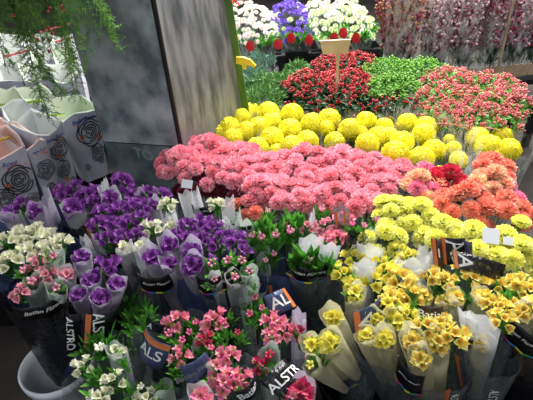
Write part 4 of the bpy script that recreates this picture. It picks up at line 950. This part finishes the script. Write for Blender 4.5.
r_, s_ = A_('streaked yellow blooms in long pale tissue tubes, centre of the right front', [(412, 340, 15, 'c', 'YO'), (428, 326, 14, 'f', 'YO', .01), (438, 342, 15, 'c', 'YO'), (455, 334, 13, 'f', 'YO', .01), (420, 358, 14, 'c', 'YO', -.01), (440, 322, 11, 'f', 'YO', .01)], z=.74, foot=(436, 415), zf=.3, sleeve='smoke_film', h0=.12, L=.4)
stripe(r_, s_, 30, -.04, .28, 8); side_text(r_, s_, 44, .13, .03)
panel(r_, [(420, 305), (443, 306), (443, 319), (420, 318)], (.77, .77, .745, .745), 'Batian', None, 'brownband', size=.024, label='small brown name card', sv=.6)
band_at(r_, 410, 374, 26, 18, 13, .705); band_at(r_, 457, 332, 32, 9, 14, .75, 'Flowers', 'brownband', False)
r_, s_ = A_('tall white tissue fan over streaked yellow blooms, right front', [(482, 326, 19, 's', 'YO', .02), (480, 342, 12, 'c', 'YO', -.03), (503, 320, 12, 'f', 'YO'), (500, 308, 11, 'f', 'YO'), (492, 300, 10, 'f', 'YO'), (468, 318, 10, 's', 'X', 0)], z=.75, foot=(478, 410), zf=.3, sleeve='smoke_film', h0=.1)
stripe(r_, s_, -38, .0, .26, 8); side_text(r_, s_, 28, .2, .035)
r_, s_ = A_('streaked yellow bunch at the right edge over a wide black sleeve', [(519, 280, 12, 'f', 'YO'), (530, 290, 11, 'f', 'YO'), (523, 311, 13, 'c', 'YO'), (535, 308, 12, 'f', 'YO'), (512, 294, 9, 'g', 'X'), (540, 285, 12, 'f', 'YO')], z=.75, sleeve='dark_film', h0=.05, foot=(520, 395), zf=.3)
stripe(r_, s_, -50, -.03, .10, 6); band_at(r_, 525, 334, 42, 20, 14, .715)
# white card among the yellow carnations
cp = P(491, 236, .80); b = MB(); q_ = Quaternion((0, 0, 1), -.35) @ Quaternion((1, 0, 0), .65); b.box(cp, (.038, .04, .002), 'paperw', q_)
tag(link('paper_card', b.mesh('paper_card', False)), 'white square card stuck between the coral and pale yellow carnations', 'card')
cp = P(508, 241, .79); b = MB(); b.box(cp, (.022, .02, .002), 'paperw', q_)
tag(link('paper_card', b.mesh('paper_card', False)), 'tiny white card corner right of the larger white card', 'card')
r_, s_ = A_('small leafy pink bunch in smoky film between the lilac cups and navy panel', [(255, 300, 10, 'g', 'PK'), (262, 310, 9, 'g', 'PK'), (250, 316, 10, 'g', 'PK'), (246, 306, 8, 'gc', 'X', 0, 'paper_g')], z=.69, sleeve='smoke_film')
r_, s_ = A_('small pink bunch with leaf tips between two navy panels', [(196, 324, 9, 'g', 'PK'), (190, 334, 9, 'g', 'PK'), (200, 350, 9, 'gc', 'X', 0, 'paper_g'), (186, 322, 8, 'g', 'X')], z=.67, sleeve='smoke_film')
r_, s_ = A_('green leaf tips in smoky film below the tilted black band', [(132, 300, 10, 'g', 'X'), (144, 306, 10, 'g', 'X'), (128, 318, 11, 'g', 'X'), (136, 330, 10, 'g', 'X'), (126, 342, 9, 'g', 'X')], z=.64, sleeve='smoke_film')
r_, s_ = A_('pale green tissue bunch in navy film between the pink buds and the purple mass', [(240, 256, 9, 's', 'X', 0, 'paper_g'), (262, 252, 9, 's', 'X', 0, 'paper_g'), (274, 256, 9, 'g', 'PP'), (266, 262, 8, 'g', 'PP')], z=.70, sleeve='denim')
stripe(r_, s_, 10, .0, .2, 5)
r_, s_ = A_('two streaked yellow cups behind the brown name card', [(424, 296, 11, 'c', 'YO'), (444, 300, 11, 'c', 'YO'), (434, 292, 8, 'g', 'X')], z=.72, sleeve='smoke_film')
r_, s_ = A_('yellow and green leafed bunch between the tissue fan and right edge bunch', [(500, 284, 10, 'f', 'YO'), (496, 294, 9, 'g', 'X'), (512, 304, 10, 'f', 'YO'), (506, 296, 9, 'g', 'X')], z=.73, sleeve='smoke_film')
# ================================================================== buckets
wb = P(57, 362, .34)
bucket(wb.x, wb.y, .09, .112, 0, .34, 'white_pl', 'white plastic bucket in the lower left corner', handle=True)
used = [Vector((wb.x, wb.y, 0))]
k = 0
for f in sorted(FEET, key=lambda p: p.y):
    g = Vector((f.x, f.y, 0))
    if any((g-u).length < .235 for u in used): continue
    if wb.y-.3 < g.y < wb.y+.3 and abs(g.x-wb.x) < .24: continue
    used.append(g)
    bucket(g.x, g.y, .09, .115, 0, .30, 'black', 'black plastic flower bucket hidden under the packed bunches', grp='black flower buckets')
print('objects', len(bpy.data.objects))

for o in bpy.data.objects:
    if 'label' in o and len(o['label'].split()) > 16: print('label:', o.name, o['label'])
